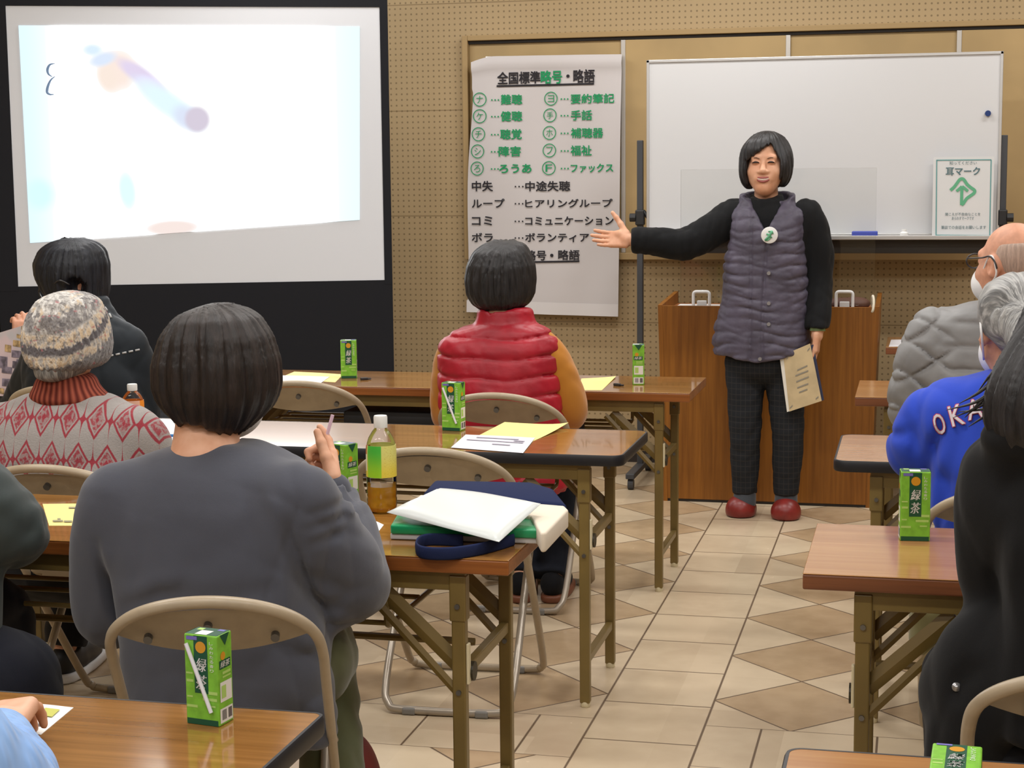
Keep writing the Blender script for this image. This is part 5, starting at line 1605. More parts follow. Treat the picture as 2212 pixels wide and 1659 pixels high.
for a in (fL, fR): shoe(b_, (a.x, a.y-.02, 0), (a.x, a.y+.2, 0), m_lens)
def HB(x, y, z): return Vector(hc)+Vector(tuple(M@np.array([x, y, z])*1.04))
f = xf(union(ell((0, -.014, .032), (.0748, .0938, .0868)), k=0), hc, M, 1.04)
f = inter(f, xf(plane((0, .012, .0), (0, 1, .55)), hc, M, 1.04), .01); f = inter(f, xf(plane((0, 0, -.05), (0, 0, -1)), hc, M, 1.04), .01)
f = inter(f, xf(lambda P: -(np.sqrt((P[:, 0]/.062)**2+((P[:, 1]-.03)/.085)**2)-1)*.05 if False else P[:, 2]-.068-.0*P[:, 0], hc, M, 1.04), .02)
soft('hair', [(f, *bb([hc], .16), .005)], m_hair_thin, b_, tuple(HB(0, -.02, .12)))
mk = xf(ell((0, .066, -.052), (.067, .062, .06)), hc, M, 1.05); mk = inter(mk, xf(plane((0, 0, -.01), (0, -.3, 1)), hc, M, 1.05), .005); mk = inter(mk, xf(plane((0, .03, 0), (0, -1, 0)), hc, M, 1.05), .004)
cloth('face_mask', mk, [hc], m_mask, b_, .17, .0045)
for s in (-1, 1):
    bm = B(); tube(bm, smooth_path([HB(s*.066, .045, -.02), HB(s*.079, .01, .02), HB(s*.084, -.012, .026), HB(s*.086, -.026, .0), HB(s*.08, -.02, -.03), HB(s*.066, .035, -.068)], 5), .0028, 6); kid('ear_loop', bm, m_mask, b_)
bm = B()
for s in (-1, 1):
    tube(bm, smooth_path([HB(s*.07, .1, .02), HB(s*.082, .03, .022), HB(s*.086, -.005, .026), HB(s*.088, -.026, .01), HB(s*.086, -.032, -.008)], 5), .0026, 6)
    ring = [HB(s*.036+.03*math.cos(a), .108-abs(math.cos(a)*s+1)*.0, .012+.02*math.sin(a)) for a in [2*math.pi*i/16 for i in range(16)]]
    tube(bm, ring, .0024, 6, True)
tube(bm, [HB(-.01, .112, .02), HB(.01, .112, .02)], .002, 6)
kid('glasses', bm, m_lens, b_)

# ---- blue sweatshirt, second row right
Y0 = 3.84
hc = Q(2200, 712, .02); M = frame((-.2, 1, -.08))
rows = [(798, 2150, 2270, .065, 0), (812, 2095, 2330, .085, 0), (835, 2040, 2375, .1, 0), (865, 2000, 2405, .112, 0), (920, 1990, 2420, .12, 0), (1000, 2003, 2420, .125, -.01), (1060, 2018, 2420, .128, -.01), (1130, 2025, 2420, .13, -.01), (1190, 2028, 2420, .13, 0)]
aL = [Q(2042, 876), Q(2006, 925, .02), Q(1978, 972, .05), Q(2000, 960, .22), Q(2060, 930, .42)]
aR = [Q(2390, 880), Q(2420, 960, .02), Q(2430, 1020, .06), Q(2400, 990, .25), Q(2320, 940, .42)]
hL, hR = Q(2130, 1190, .02), Q(2330, 1190, .02); kL, kR = Vector((hL.x, 4.28, .5)), Vector((hR.x, 4.28, .5)); fL, fR = Vector((hL.x, 4.32, .09)), Vector((hR.x, 4.32, .09))
u = person('person with grey hair and a mask in a bright blue lettered sweatshirt, seen from behind', (hc, M, 1.0),
           [(Q(2230, 1190), .09), (Q(2225, 1050), .09), (Q(2215, 920), .08), (Q(2207, 830), .052), (Q(2203, 780, .01), .05)],
           [(aL, [.042, .04, .036, .03, .026]), (aR, [.042, .04, .036, .03, .026])], seated_legs(hL, hR, kL, kR, fL, fR), m_skin2, (hc.x, Y0, 0))
f = union(sil(Y0, rows, 2.4), path(aL, [.06, .058, .056, .05, .04], 5, .02), path(aR, [.064, .064, .062, .052, .04], 5, .02), k=.03)
f = cut(f, chain([tuple(Q(2205, 820)), tuple(Q(2203, 770))], [.05, .066], .01), .008)
fb_ = folds(f, .016, 24, 4, 82, lambda P: .35+1.3*np.exp(-((P[:, 0]-Q(1985, 950).x)/.08)**2))
fb_ = crease(fb_, [(((1962, 905), (1985, 960), (1990, 1010)), .016, .014), (((2000, 880), (1998, 940), (1980, 1000)), .014, -.006), (((2040, 900), (2010, 980), (2000, 1060)), .012, .01), (((2030, 960), (2015, 1040), (2020, 1130)), .012, -.006), (((1925, 945), (1960, 930)), .012, .012)], Y0)
sb = cloth('sweatshirt', fb_, aL+aR+[Q(2010, 1190), Q(2410, 1190), Q(2210, 800)], m_bluesweat, u, .13, .006)
trousers(u, hL, hR, kL, kR, fL, fR, m_navy)
for a in (fL, fR): shoe(u, (a.x, a.y-.02, 0), (a.x, a.y+.2, 0), m_lens)
def letters(nm, chars, m, push, grow):
    bm = B()
    for ch, (cx, cy), hgt, wid, rot in chars:
        me = text_mesh(ch, 1, 0)
        xs = [q.co.x for q in me.vertices]; ys = [q.co.y for q in me.vertices]
        x0, x1, y0, y1 = min(xs), max(xs), min(ys), max(ys)
        for k_, (ex, ey) in enumerate(((0, 0), (grow, 0), (-grow, 0), (0, grow), (0, -grow), (grow*.7, grow*.7), (-grow*.7, grow*.7), (grow*.7, -grow*.7), (-grow*.7, -grow*.7))):
            b2 = B(); b2.from_mesh(me)
            bmesh.ops.subdivide_edges(b2, edges=[e for e in b2.edges if e.calc_length() > .15], cuts=2); bmesh.ops.triangulate(b2, faces=b2.faces)
            for q in b2.verts:
                a, c = ((q.co.x-x0)/(x1-x0)-.5)*wid, (.5-(q.co.y-y0)/(y1-y0))*hgt
                px = cx+a*math.cos(rot)-c*math.sin(rot)+ex; py = cy+a*math.sin(rot)+c*math.cos(rot)+ey
                p = on_back(fb_, px, py, Y0-.35); q.co = p-ray(px, py).normalized()*(push+.00025*k_)
            m2 = bpy.data.meshes.new('t'); b2.to_mesh(m2); b2.free(); bm.from_mesh(m2); bpy.data.meshes.remove(m2)
        bpy.data.meshes.remove(me)
    return kid(nm, bm, m, u, False)
CHS = [('O', (2029, 916), 44, 23, -.28), ('K', (2066, 897), 44, 28, -.26), ('A', (2105, 884), 42, 34, -.2), ('L', (2146, 872), 42, 28, -.15)]
letters('letter_outline', CHS, mat('print_red', (196, 64, 84), .7), .003, 2.0); letters('lettering', CHS, mat('print_white', (216, 206, 214), .7), .006, .5)
hr_ = [(588, 2190, 2240, .03, .02), (594, 2165, 2262, .055, .02), (615, 2132, 2285, .085, .02), (650, 2113, 2296, .1, .02), (685, 2110, 2298, .104, .02), (715, 2118, 2294, .1, .01), (745, 2150, 2282, .085, -.01), (775, 2180, 2265, .055, -.04)]
f = hsil(Y0+.02, hr_); f = cut(f, hair_opening(hc, M, 1, .03, .12, .04), .01)
pony = path([Q(2215, 690, -.09), Q(2222, 760, -.13), Q(2228, 830, -.13), Q(2232, 890, -.12)], [.035, .04, .035, .015], 5, .01)
f = strands(union(f, pony, k=.03), Q(2215, 690, -.11), .004, 24, 9, 6)
soft('hair', [(f, *bb(sections_pts(Y0+.02, hr_)+[Q(2232, 900, -.12)], .1), .005)], m_hair_grey, u, tuple(Q(2218, 700, -.12)))
mk = xf(ell((0, .066, -.052), (.067, .064, .06)), hc, M, 1.04); mk = inter(mk, xf(plane((0, 0, -.01), (0, -.3, 1)), hc, M, 1), .005); mk = inter(mk, xf(plane((0, .015, 0), (0, -1, 0)), hc, M, 1), .004)
cloth('face_mask', mk, [hc], m_mask, u, .17, .0045)
for s in (-1, 1):
    bm = B(); pts = [(s*.066, .035, -.02), (s*.082, .0, .02), (s*.088, -.026, .006), (s*.084, -.022, -.024), (s*.068, .03, -.066)]
    tube(bm, smooth_path([Vector(hc)+Vector(tuple(M@np.array(p))) for p in pts], 5), .0028, 6); kid('ear_loop', bm, m_mask, u)

# ---- black hoodie and long black hair, third row right
Y0 = 2.58
hc = Q(2352, 745, .04); M = frame((-.35, 1, -.25))
rows = [(905, 2225, 2430, .06, .02), (930, 2190, 2450, .085, .01), (955, 2155, 2470, .1, 0), (990, 2122, 2490, .115, 0), (1060, 2112, 2500, .125, -.01), (1150, 2125, 2500, .13, -.02), (1250, 2145, 2500, .135, -.02), (1350, 2145, 2500, .14, -.03), (1450, 2130, 2500, .145, -.03), (1560, 2125, 2500, .145, -.02)]
aL = [Q(2175, 1020), Q(2162, 1120, .0), Q(2170, 1260, .04), Q(2210, 1240, .2), Q(2280, 1180, .4)]
aR = [Q(2440, 1010), Q(2480, 1120, .02), Q(2490, 1260, .06), Q(2440, 1240, .25), Q(2360, 1180, .42)]
hL, hR = Q(2180, 1640, .02), Q(2400, 1640, .02); kL, kR = Vector((hL.x-.06, 3.04, .5)), Vector((hR.x, 3.06, .5)); fL, fR = Vector((hL.x-.05, 3.1, .09)), Vector((hR.x, 3.1, .09))
h_ = person('person in a black hoodie with long black hair, in the right foreground', (hc, M, .98),
            [(Q(2290, 1600), .09), (Q(2290, 1350), .1), (Q(2290, 1080), .09), (Q(2320, 930, .01), .06), (Q(2345, 850, .03), .05)],
            [(aL, [.03, .026, .026, .026, .024]), (aR, [.03, .026, .026, .026, .024])], seated_legs(hL, hR, kL, kR, fL, fR), m_skin, (hc.x, Y0, 0))
coat = union(path([Q(2150, 1360, -.02), Q(2095, 1440, .0), Q(2040, 1508, .02)], [.045, .048, .036], 5, .02), path([Q(2130, 1420, -.03), Q(2105, 1560, -.03), Q(2105, 1740, -.02)], [.055, .062, .07], 4, .02), k=.03)
hood = union(ell(tuple(Q(2310, 950, -.07)), (.12, .075, .05)), k=0)
f = union(sil(Y0, rows, 2.4), path(aL, [.062, .056, .055, .05, .04], 5, .02), path(aR, [.062, .056, .055, .05, .04], 5, .02), hood, coat, k=.03)
f = crease(folds(f, .012, 26, 4, 91), [(((2150, 1120), (2148, 1230), (2168, 1320)), .012, .008), (((2175, 1100), (2172, 1200), (2185, 1300)), .016, -.006), (((2190, 1000), (2160, 1060)), .014, .006), (((2110, 1400), (2075, 1440), (2060, 1490)), .014, .009)], Y0)
cloth('hooded_coat', f, aL+aR+[Q(1990, 1760), Q(2480, 1760), Q(2290, 880)], m_hoodie, h_, .15, .006)
bm = B(); p = on_back(f, 2066, 1484, Y0-.4); d = (CAMP-p).normalized(); tube(bm, [p-d*.004, p+d*.003], .0068, 14); tube(bm, [p+d*.003, p+d*.0045], .0045, 12)
kid('snap_button', bm, mat('snap_steel', (170, 170, 172), .3, metal=.8), h_)
trousers(h_, hL, hR, kL, kR, fL, fR, m_blackp)
for a in (fL, fR): shoe(h_, (a.x, a.y-.02, 0), (a.x, a.y+.2, 0), m_lens)
f = union(ell(tuple(Q(2352, 735, .02)), (.1, .125, .115)), path([Q(2300, 720, -.03), Q(2240, 800, -.06), Q(2195, 868, -.07), Q(2160, 915, -.07)], [.05, .045, .036, .012], 5, .02), path([Q(2350, 800, -.07), Q(2290, 860, -.1), Q(2240, 915, -.1), Q(2200, 945, -.09)], [.06, .055, .04, .012], 5, .02), k=.03)
f = cut(f, hair_opening(hc, M, 1, .04, .07, .05), .01)
f = strands(f, Q(2345, 640, -.04), .004, 34, 12, 4)
soft('hair', [(f, *bb([Q(2048, 890, -.06), Q(2480, 640), Q(2200, 960, -.1)], .13), .004)], m_hair_black, h_, tuple(Q(2350, 640, .0)))

for a_, b_2, c_2 in (((2200, 790), (2120, 862), (2044, 886)), ((2205, 815), (2125, 872), (2060, 902)), ((2200, 840), (2140, 890), (2092, 922)), ((2190, 860), (2150, 905), (2118, 944)), ((2190, 775), (2125, 840), (2072, 872)), ((2180, 800), (2118, 868), (2084, 902)), ((2210, 770), (2150, 800), (2108, 852)), ((2185, 850), (2140, 880), (2070, 890))):
    bm = B(); pp = smooth_path([Q(*a_, -.06), Q(*b_2, -.075), Q(*c_2, -.065)], 6); n_ = len(pp)
    tube(bm, pp, [.0055*(1-(k_/(n_-1))**1.3)+.0007 for k_ in range(n_)], 6, flat=(1, .6)); kid('hair_strand', bm, m_hair_black, h_)

# ---- dark green jacket at the left edge, third row
Y0 = 2.72
hc = Q(-175, 780, .06); M = frame((.1, 1, -.1))
rows = [(960, -240, -110, .06, .03), (985, -310, -55, .085, .02), (1020, -345, -60, .1, .01), (1100, -355, -40, .115, 0), (1250, -350, -18, .12, 0), (1400, -345, -5, .125, -.02), (1500, -345, 0, .125, -.02), (1560, -345, 0, .125, -.02)]
aL = [Q(-320, 1040), Q(-350, 1120, .04), Q(-360, 1220, .1), Q(-320, 1200, .25), Q(-250, 1150, .42)]
aR = [Q(-60, 1075), Q(-8, 1108, .03), Q(32, 1148, .08), Q(0, 1165, .22), Q(-60, 1150, .36)]
hL, hR = Vector((-2.2, 2.66, .5)), Vector((-1.88, 2.66, .5)); kL, kR = Vector((-2.22, 3.1, .5)), Vector((-1.86, 3.1, .5)); fL, fR = Vector((-2.22, 3.15, .09)), Vector((-1.86, 3.12, .09))
w_ = person('person in a dark green jacket leaning on the table, cut off by the left edge', (hc, M, 1),
            [(Q(-170, 1540), .09), (Q(-172, 1300), .1), (Q(-174, 1080), .09), (Q(-175, 960, .03), .055), (Q(-175, 880, .04), .05)],
            [(aL, [.042, .04, .036, .03, .026]), (aR, [.042, .04, .036, .03, .026])], seated_legs(hL, hR, kL, kR, fL, fR), m_skin2, (hc.x, Y0, 0), res=.008)
f = union(sil(Y0, rows, 2.4), path(aL, [.066, .062, .06, .054, .042], 5, .02), path(aR, [.066, .062, .057, .052, .042], 5, .02), k=.035)
f = crease(f, [(((0, 1030), (40, 1070), (35, 1120)), .012, .008), (((-30, 1060), (20, 1110), (60, 1180)), .014, .007), (((60, 1100), (50, 1150), (20, 1190)), .01, .006)], Y0)
cloth('jacket', folds(f, .012, 26, 4, 95), aL+aR+[Q(-340, 1560), Q(-170, 960)], m_greenjkt, w_, .14, .007)
tr_f = folds(union(ell(tuple(Q(-10, 1505, .02)), (.12, .14, .13)), ell((-2.04, 2.66, .52), (.2, .14, .1)), k=.05), .012, 30, 4, 96)
cloth('trouser_seat', tr_f, [Q(-150, 1640), Q(100, 1400)], m_navy, w_, .15, .007)
trousers(w_, hL, hR, kL, kR, fL, fR, m_navy)
for a in (fL, fR): shoe(w_, (a.x, a.y-.02, 0), (a.x, a.y+.2, 0), m_lens)
soft('hair', [(union(xf(ell((0, -.02, .035), (.09, .105, .1)), hc, M), k=0), *bb([hc], .16), .008)], m_hair_black, w_, tuple(Vector(hc)+Vector((0, 0, .12))))

# ---- pale blue sleeve, lower left corner
Y0 = 1.28
hc = Vector((-1.0, 1.3, 1.16)); M = frame((-.1, 1, -.2))
wr = at_height(-8, 1598, .715)
aR = [Vector((-.87, 1.27, .92)), Vector((-.82, 1.32, .84)), Vector((-.84, 1.42, .745)), at_height(12, 1690, .735), wr]
aL = [Vector((-1.16, 1.27, .92)), Vector((-1.24, 1.33, .82)), Vector((-1.25, 1.45, .74)), Vector((-1.2, 1.65, .73)), Vector((-1.16, 1.78, .72))]
hL, hR = Vector((-1.14, 1.2, .5)), Vector((-.87, 1.2, .5)); kL, kR = Vector((-1.15, 1.68, .5)), Vector((-.86, 1.68, .5)); fL, fR = Vector((-1.15, 1.72, .09)), Vector((-.86, 1.72, .09))
hand = hand_shape(wr+Vector((-.002, .004, .012)), (-.3, 1, .02), (.1, .1, -1), 1, (.4, .45, .5, .55), .95, .08, (.8, .6, .2), .3)
p_ = person('person reaching in at the lower left corner with a pale blue knitted sleeve', (hc, M, .97),
            [(Vector((-1.0, 1.2, .52)), .09), (Vector((-1.0, 1.22, .72)), .09), (Vector((-1.0, 1.25, .92)), .08), (Vector((-1.0, 1.27, 1.02)), .052), (Vector((-1.0, 1.29, 1.1)), .05)],
            [(aL, [.042, .04, .036, .03, .025]), (aR, [.042, .04, .036, .03, .024])], seated_legs(hL, hR, kL, kR, fL, fR), m_skin, (hc.x, Y0, 0), res=.008, hands=[(hand, *bb([wr], .2), .0028)])
f = union(loft([(.5, -1.0, 1.2, .2, .13), (.7, -1.0, 1.22, .19, .125), (.9, -1.0, 1.25, .19, .11), (.98, -1.0, 1.26, .13, .08), (1.02, -1.0, 1.27, .07, .06)]), path(aL, [.06, .057, .052, .046, .038], 5, .02), path(aR, [.062, .058, .052, .05, .036], 5, .02), k=.03)
f = cut(f, boxs(wr+Vector((0, .12, 0)), (.1, .105, .1)), .006)
def cable_fn(nt, b):
    x, y, z = coords(nt)
    s = ((x*330+y*120).sin()*.5+.5)*((y*420).sin()*.5+.5)
    n = noise(nt, comb(nt, x, y, z), 12, 2)
    base(nt, b, mixc(nt, n, (122, 160, 218), (150, 186, 234))); add_bump(nt, b, s, .5, .004)
cloth('cardigan', folds(f, .012, 40, 4, 99), aL+aR+[Vector((-1.2, 1.2, .5)), Vector((-.8, 1.2, 1.0))], mat('cardigan_knit', (134, 172, 226), .9, spec=.1, fn=cable_fn, sheen=.2), p_, .13, .006)
trousers(p_, hL, hR, kL, kR, fL, fR, m_navy)
for a in (fL, fR): shoe(p_, (a.x, a.y-.02, 0), (a.x, a.y+.2, 0), m_lens)
soft('hair', [(union(xf(ell((0, -.02, .035), (.09, .105, .1)), hc, M), k=0), *bb([hc], .16), .008)], m_hair_black, p_, tuple(Vector(hc)+Vector((0, 0, .12))))
# ------------------------------------------------------------------ things on the tables
m_cgreen = mat('carton_green', (120, 182, 56), .4, spec=.4, var=(60, .06)); m_cdark = mat('carton_dark_green', (20, 78, 52), .4); m_cgold = mat('carton_gold', (206, 146, 36), .35)
m_cpale = mat('carton_pale', (170, 206, 110), .45); m_cwhite = mat('carton_white', (224, 224, 220), .5); m_cpurple = mat('carton_purple', (110, 104, 176), .5); m_cbar = mat('carton_bars', (96, 92, 92), .6)
CW, CD, CHT = .057, .04, .137
def make_carton(label, x, y, z, rz, straw=True, scale=1, group='green tea cartons'):
    t = thing('tea_carton', label, 'drink carton', (x, y, z), rz, group); t.scale = (scale,)*3
    bm = B(); box(bm, (-CW/2, -CD/2, 0), (CW/2, CD/2, CHT), .0022, 2)
    def dec(face, u0, u1, v0, v1, mi, lift=.0003, poly=None):
        """decal: u across, v down from the top, both 0..1"""
        pts = poly or [(u0, v1), (u1, v1), (u1, v0), (u0, v0)]; vs = []
        for u, v in pts:
            z = CHT*(1-v)
            if face == 'f': p = (-CW/2+u*CW, -CD/2-lift, z)
            elif face == 'r': p = (CW/2+lift, -CD/2+u*CD, z)
            elif face == 'l': p = (-CW/2-lift, CD/2-u*CD, z)
            elif face == 'b': p = (CW/2-u*CW, CD/2+lift, z)
            else: p = (-CW/2+u*CW, CD/2-v*CD, CHT+lift)
            vs.append(bm.verts.new(p))
        bm.faces.new(vs).material_index = mi
    for fc in 'fb':
        dec(fc, .29, .7, .012, .645, 1); dec(fc, .03, .97, .932, .995, 1)
        dec(fc, 0, 0, 0, 0, 2, .0006, [(.5+.155*math.cos(a), .135+.155*CW/CHT*math.sin(-a)) for a in [2*math.pi*i/22 for i in range(22)]])
        dec(fc, .08, .4, .02, .06, 5, .0007)
        for u0, u1, v0, v1 in ((.7, .97, .615, .65), (.52, .95, .69, .722), (.03, .36, .78, .81), (.05, .25, .5, .53), (.04, .24, .42, .44), (.66, .9, .77, .79), (.05, .22, .68, .7)): dec(fc, u0, u1, v0, v1, 3)
    for fc in 'rl':
        dec(fc, 0, 0, 0, 0, 1, .0005, [(.18, .0), (.52, .13), (.82, .0)])
        dec(fc, .12, .9, .52, .74, 4); dec(fc, .08, .92, .81, .97, 4); dec(fc, .1, .85, .28, .375, 1); dec(fc, 0, 0, 0, 0, 2, .0005, [(.35+.16*math.cos(a), .235+.16*CD/CHT*math.sin(-a)) for a in [2*math.pi*i/16 for i in range(16)]])
        for i in range(7): dec(fc, .2+i*.045, .22+i*.045+.012*(i % 2), .83, .94, 6, .0006)
        dec(fc, .62, .86, .83, .94, 6, .0006); dec(fc, .2, .5, .56, .7, 3, .0006); dec(fc, .3, .85, .41, .44, 3); dec(fc, .3, .85, .46, .48, 3)
    dec('t', .03, .97, .05, .95, 1); dec('t', .3, .66, .42, .95, 4, .0006); dec('t', .7, .9, .1, .3, 5, .0006); dec('t', .12, .3, .15, .4, 3, .0006)
    o = obj('carton', bm, [m_cgreen, m_cdark, m_cgold, m_cpale, m_cwhite, m_cpurple, m_cbar], t)
    bm = B()
    R = Matrix(((1, 0, 0, 0), (0, 0, 1, -CD/2-.0008), (0, 1, 0, 0), (0, 0, 0, 1)))
    for e in (0, .0007):
        add_text(bm, '緑', .03, R, shear=.2, fit=(-CW/2+CW*.33+e, -CW/2+CW*.655+e, CHT*.595, CHT*.745)); add_text(bm, '茶', .03, R, shear=.2, fit=(-CW/2+CW*.33+e, -CW/2+CW*.655+e, CHT*.4, CHT*.56))
    for i, ch in enumerate('しみわたる香り'): add_text(bm, ch, .01, R, fit=(CW*.27, CW*.38, CHT*(.9-.05*i), CHT*(.935-.05*i)))
    obj('lettering', bm, m_cwhite, o)
    bm = B(); R2 = Matrix(((0, 0, 1, CW/2+.0009), (1, 0, 0, 0), (0, 1, 0, 0), (0, 0, 0, 1)))
    add_text(bm, '緑茶', .02, R2, shear=.2, fit=(-CD*.36, CD*.3, CHT*.64, CHT*.71)); obj('lettering', bm, m_cwhite, o)
    if straw:
        bm = B(); a, c = Vector((-CW*.4, -CD/2-.0036, CHT*.9)), Vector((CW*.3, -CD/2-.0036, CHT*.16))
        tube(bm, [a, c], .0031, 10); obj('straw', bm, mat('straw_white', (226, 226, 232), .35), t, True, 50)
    return t
J = lambda px, py, z=TZ: at_height(px, py, z)
p = J(448, 1563); make_carton('green tea carton with a white straw on the lower left foreground table', p.x, p.y+.01, TZ, math.radians(-9), True, .89)
p = J(978, 930); make_carton('green tea carton with a straw on the black-edged table, behind the red vest', p.x, p.y+.012, TZ, math.radians(-7), True)
p = J(752, 817); make_carton('green tea carton at the far left table, in front of the black screen apron', p.x, p.y+.012, TZ, math.radians(17), False)
p = J(1378, 830); make_carton('green tea carton turned side-on near the aisle end of the far left table', p.x, p.y+.01, TZ, math.radians(-80), False)
p = J(1974, 1169); make_carton('green tea carton upright on the wood-edged right table', p.x, p.y+.02, TZ, math.radians(5), False, 1.0)
p = J(738, 1092); make_carton('green tea carton half hidden behind the hand of the person in grey', p.x, p.y+.012, TZ, math.radians(-22), False)
p = J(1984, 772); make_carton('green tea carton behind the arm of the man in the puffer jacket', p.x, p.y+.5, TZ, math.radians(8), False) if False else None
p = J(2055, 1608, TZ+CD); f_ = make_carton('green tea carton lying flat on its back in the lower right corner', p.x, p.y-CHT+.0, TZ+CD/2+.0005, 0, False)
f_.rotation_euler = (math.radians(-90), 0, math.radians(-3))
# bottles
def clearpet(nt, b):
    clear_fn(nt, b)
m_pet = mat('pet_clear', (235, 240, 240), .1, fn=clearpet)
def tea_fn(nt, b):
    out = nt.nodes['Material Output']
    tr = nt.nodes.new('ShaderNodeBsdfTransparent'); tr.inputs[0].default_value = (.93, .72, .25, 1)
    mx = nt.nodes.new('ShaderNodeMixShader'); mx.inputs[0].default_value = .62
    b.inputs['Base Color'].default_value = lin((222, 168, 44)); b.inputs['Roughness'].default_value = .15
    nt.links.new(tr.outputs[0], mx.inputs[1]); nt.links.new(b.outputs[0], mx.inputs[2]); nt.links.new(mx.outputs[0], out.inputs[0])
m_tea = mat('tea_liquid', (196, 140, 26), .15, fn=tea_fn)
def label_fn(kind):
    def fn(nt, b):
        x, y, z = coords(nt)
        a = y.atan2(x)/6.2832+.5
        u = (a*1.0+.17).fract()
        if kind == 'tea':
            c = mixc(nt, z.step(.085, .135), (222, 202, 70), (214, 210, 120))
            c = mixc(nt, u.gt(.30)*u.lt(.47), c, mixc(nt, z.step(.08, .14), (150, 206, 40), (70, 180, 60)))
            c = mixc(nt, u.gt(.16)*u.lt(.28)*z.gt(.092)*z.lt(.128), c, (226, 222, 206)); c = mixc(nt, u.gt(.1)*u.lt(.28)*z.gt(.128), c, (176, 92, 64))
            n = noise(nt, comb(nt, u*60, 0, z*500), 1, 1).step(.55, .65)
            c = mixc(nt, n*u.gt(.5)*u.lt(.78)*.5, c, (190, 160, 50))
        else:
            c = mixc(nt, u.gt(.4)*u.lt(.6), (232, 140, 40), (224, 176, 150))
        base(nt, b, c)
    return fn
def make_bottle(label, x, y, z, fill, kind):
    t = thing('plastic_bottle', label, 'bottle', (x, y, z), 0, 'drink bottles')
    R_ = .0322
    bm = B(); prof = [(.0, .003), (.016, .0), (.026, .001), (.0305, .007), (R_, .016), (R_, .03), (.0312, .034), (R_, .038), (R_, .05), (.0314, .055), (R_, .06), (R_, .136), (.0305, .15), (.026, .163), (.019, .175), (.0125, .183), (.0122, .19)]
    for i in range(1, 2): pass
    lathe(bm, prof[1:], 40, cap=False); obj('bottle_body', bm, m_pet, t, True)
    if fill:
        bm = B(); lathe(bm, [(.015, .0015), (.0252, .003), (.0296, .009), (.0308, .017), (.0308, .03), (.03, .034), (.0308, .038), (.0308, .05), (.03, .055), (.0308, fill-.003), (.0305, fill)], 36); obj('tea', bm, m_tea, t, True, 50)
    bm = B(); lathe(bm, [(R_+.0006, .079), (R_+.0006, .134), (R_-.0004, .147), (R_-.0012, .147), (R_-.0002, .134), (R_-.0002, .079)], 40, cap=False); obj('label', bm, mat('bottle_label_'+kind, (220, 200, 90), .4, fn=label_fn(kind)), t, True, 50)
    bm = B(); lathe(bm, [(.0145, .184), (.0148, .187), (.0148, .206), (.0135, .2095), (.006, .2098)], 30)
    obj('cap', bm, m_cwhite, t, True, 50)
    return t
p = J(822, 1108); make_bottle('half-full green tea bottle with a white cap and yellow label', p.x, p.y+.012, TZ, .058, 'tea')
yb_ = 4.29
make_bottle('white-capped bottle with an orange label beside the diamond jumper', at_depth(286, 850, yb_).x, yb_, TZ, 0, 'orange').scale = (.95, .95, (at_depth(284, 829, yb_).z-TZ)/.21)
# flat sheets
def sheet(name, label, cat, px4, col, z=TZ, th=.0008, curl=0, marks=(), group=None, rough=.75):
    c = [J(*q, z) for q in px4]; n = 8
    o0 = sum(c, Vector())/4
    bm = B(); g = []
    for j in range(n+1):
        row = []
        for i in range(n+1):
            u, w = i/n, j/n
            q = c[0].lerp(c[1], u).lerp(c[3].lerp(c[2], u), w)
            h = .0006+curl*(u**4*(1-w)**2)+.0012*(1-math.cos(u*6))*(1-w)*.3
            row.append(bm.verts.new((q.x-o0.x, q.y-o0.y, h)))
        g.append(row)
    for j in range(n):
        for i in range(n): bm.faces.new((g[j][i], g[j+1][i], g[j+1][i+1], g[j][i+1]))
    bmesh.ops.recalc_face_normals(bm, faces=bm.faces)
    if sum(f.normal.z for f in bm.faces) < 0: bmesh.ops.reverse_faces(bm, faces=bm.faces)
    bmesh.ops.solidify(bm, geom=bm.faces[:], thickness=th*.6)
    o = obj(name, bm, mat('paper_%d_%d' % (col[0], col[2]), col, rough), None, True, 60); o.location = (o0.x, o0.y, z)
    tag(o, label, cat, group)
    for nm, col2, quad in marks:
        bm = B(); vs = []
        for u, w in quad:
            q = c[0].lerp(c[1], u).lerp(c[3].lerp(c[2], u), w); vs.append(bm.verts.new((q.x-o0.x, q.y-o0.y, .0022+.0012*(1-math.cos(u*6))*(1-w)*.3)))
        f = bm.faces.new(vs); f.normal_update()
        if f.normal.z < 0: bmesh.ops.reverse_faces(bm, faces=[f])
        m = obj(nm, bm, mat('print_%d_%d_%d' % col2, col2, .7), o)
    return o
def lines(us, ws, col=(120, 118, 110), h=.02):
    return [('printed_line', col, ((u0, w-h), (u1, w-h), (u1, w+h), (u0, w+h))) for (u0, u1), w in zip(us, ws)]
YEL, WHT = (238, 220, 140), (222, 222, 226)
sheet('paper_sheet', 'pale yellow sheet with a lifted corner on the black-edged table behind the red vest', 'paper', ((1090, 912), (1228, 922), (1147, 955), (1036, 940)), YEL, TZ, curl=.012, group='yellow handouts')
sheet('leaflet', 'white printed leaflet overlapping the yellow sheet with the lifted corner', 'leaflet', ((1006, 939), (1156, 946), (1130, 979), (974, 967)), (214, 212, 220), TZ+.0016, marks=lines(((.2, .8), (.1, .9), (.5, .75), (.75, .9)), (.2, .4, .6, .3), (176, 172, 186), .03))
sheet('paper_sheet', 'pale yellow sheet right of the person in the red vest on the far left table', 'paper', ((1256, 818), (1331, 815), (1300, 843), (1250, 843)), YEL, TZ, curl=.004, group='yellow handouts')
sheet('paper_sheet', 'pale yellow sheet beside the green tea carton at the far left table', 'paper', ((636, 803), (742, 809), (724, 826), (600, 818)), YEL, TZ, group='yellow handouts')
sheet('leaflet', 'white folded leaflet on the far left table behind the empty chair', 'leaflet', ((596, 811), (712, 814), (690, 830), (566, 828)), WHT, TZ+.0016)
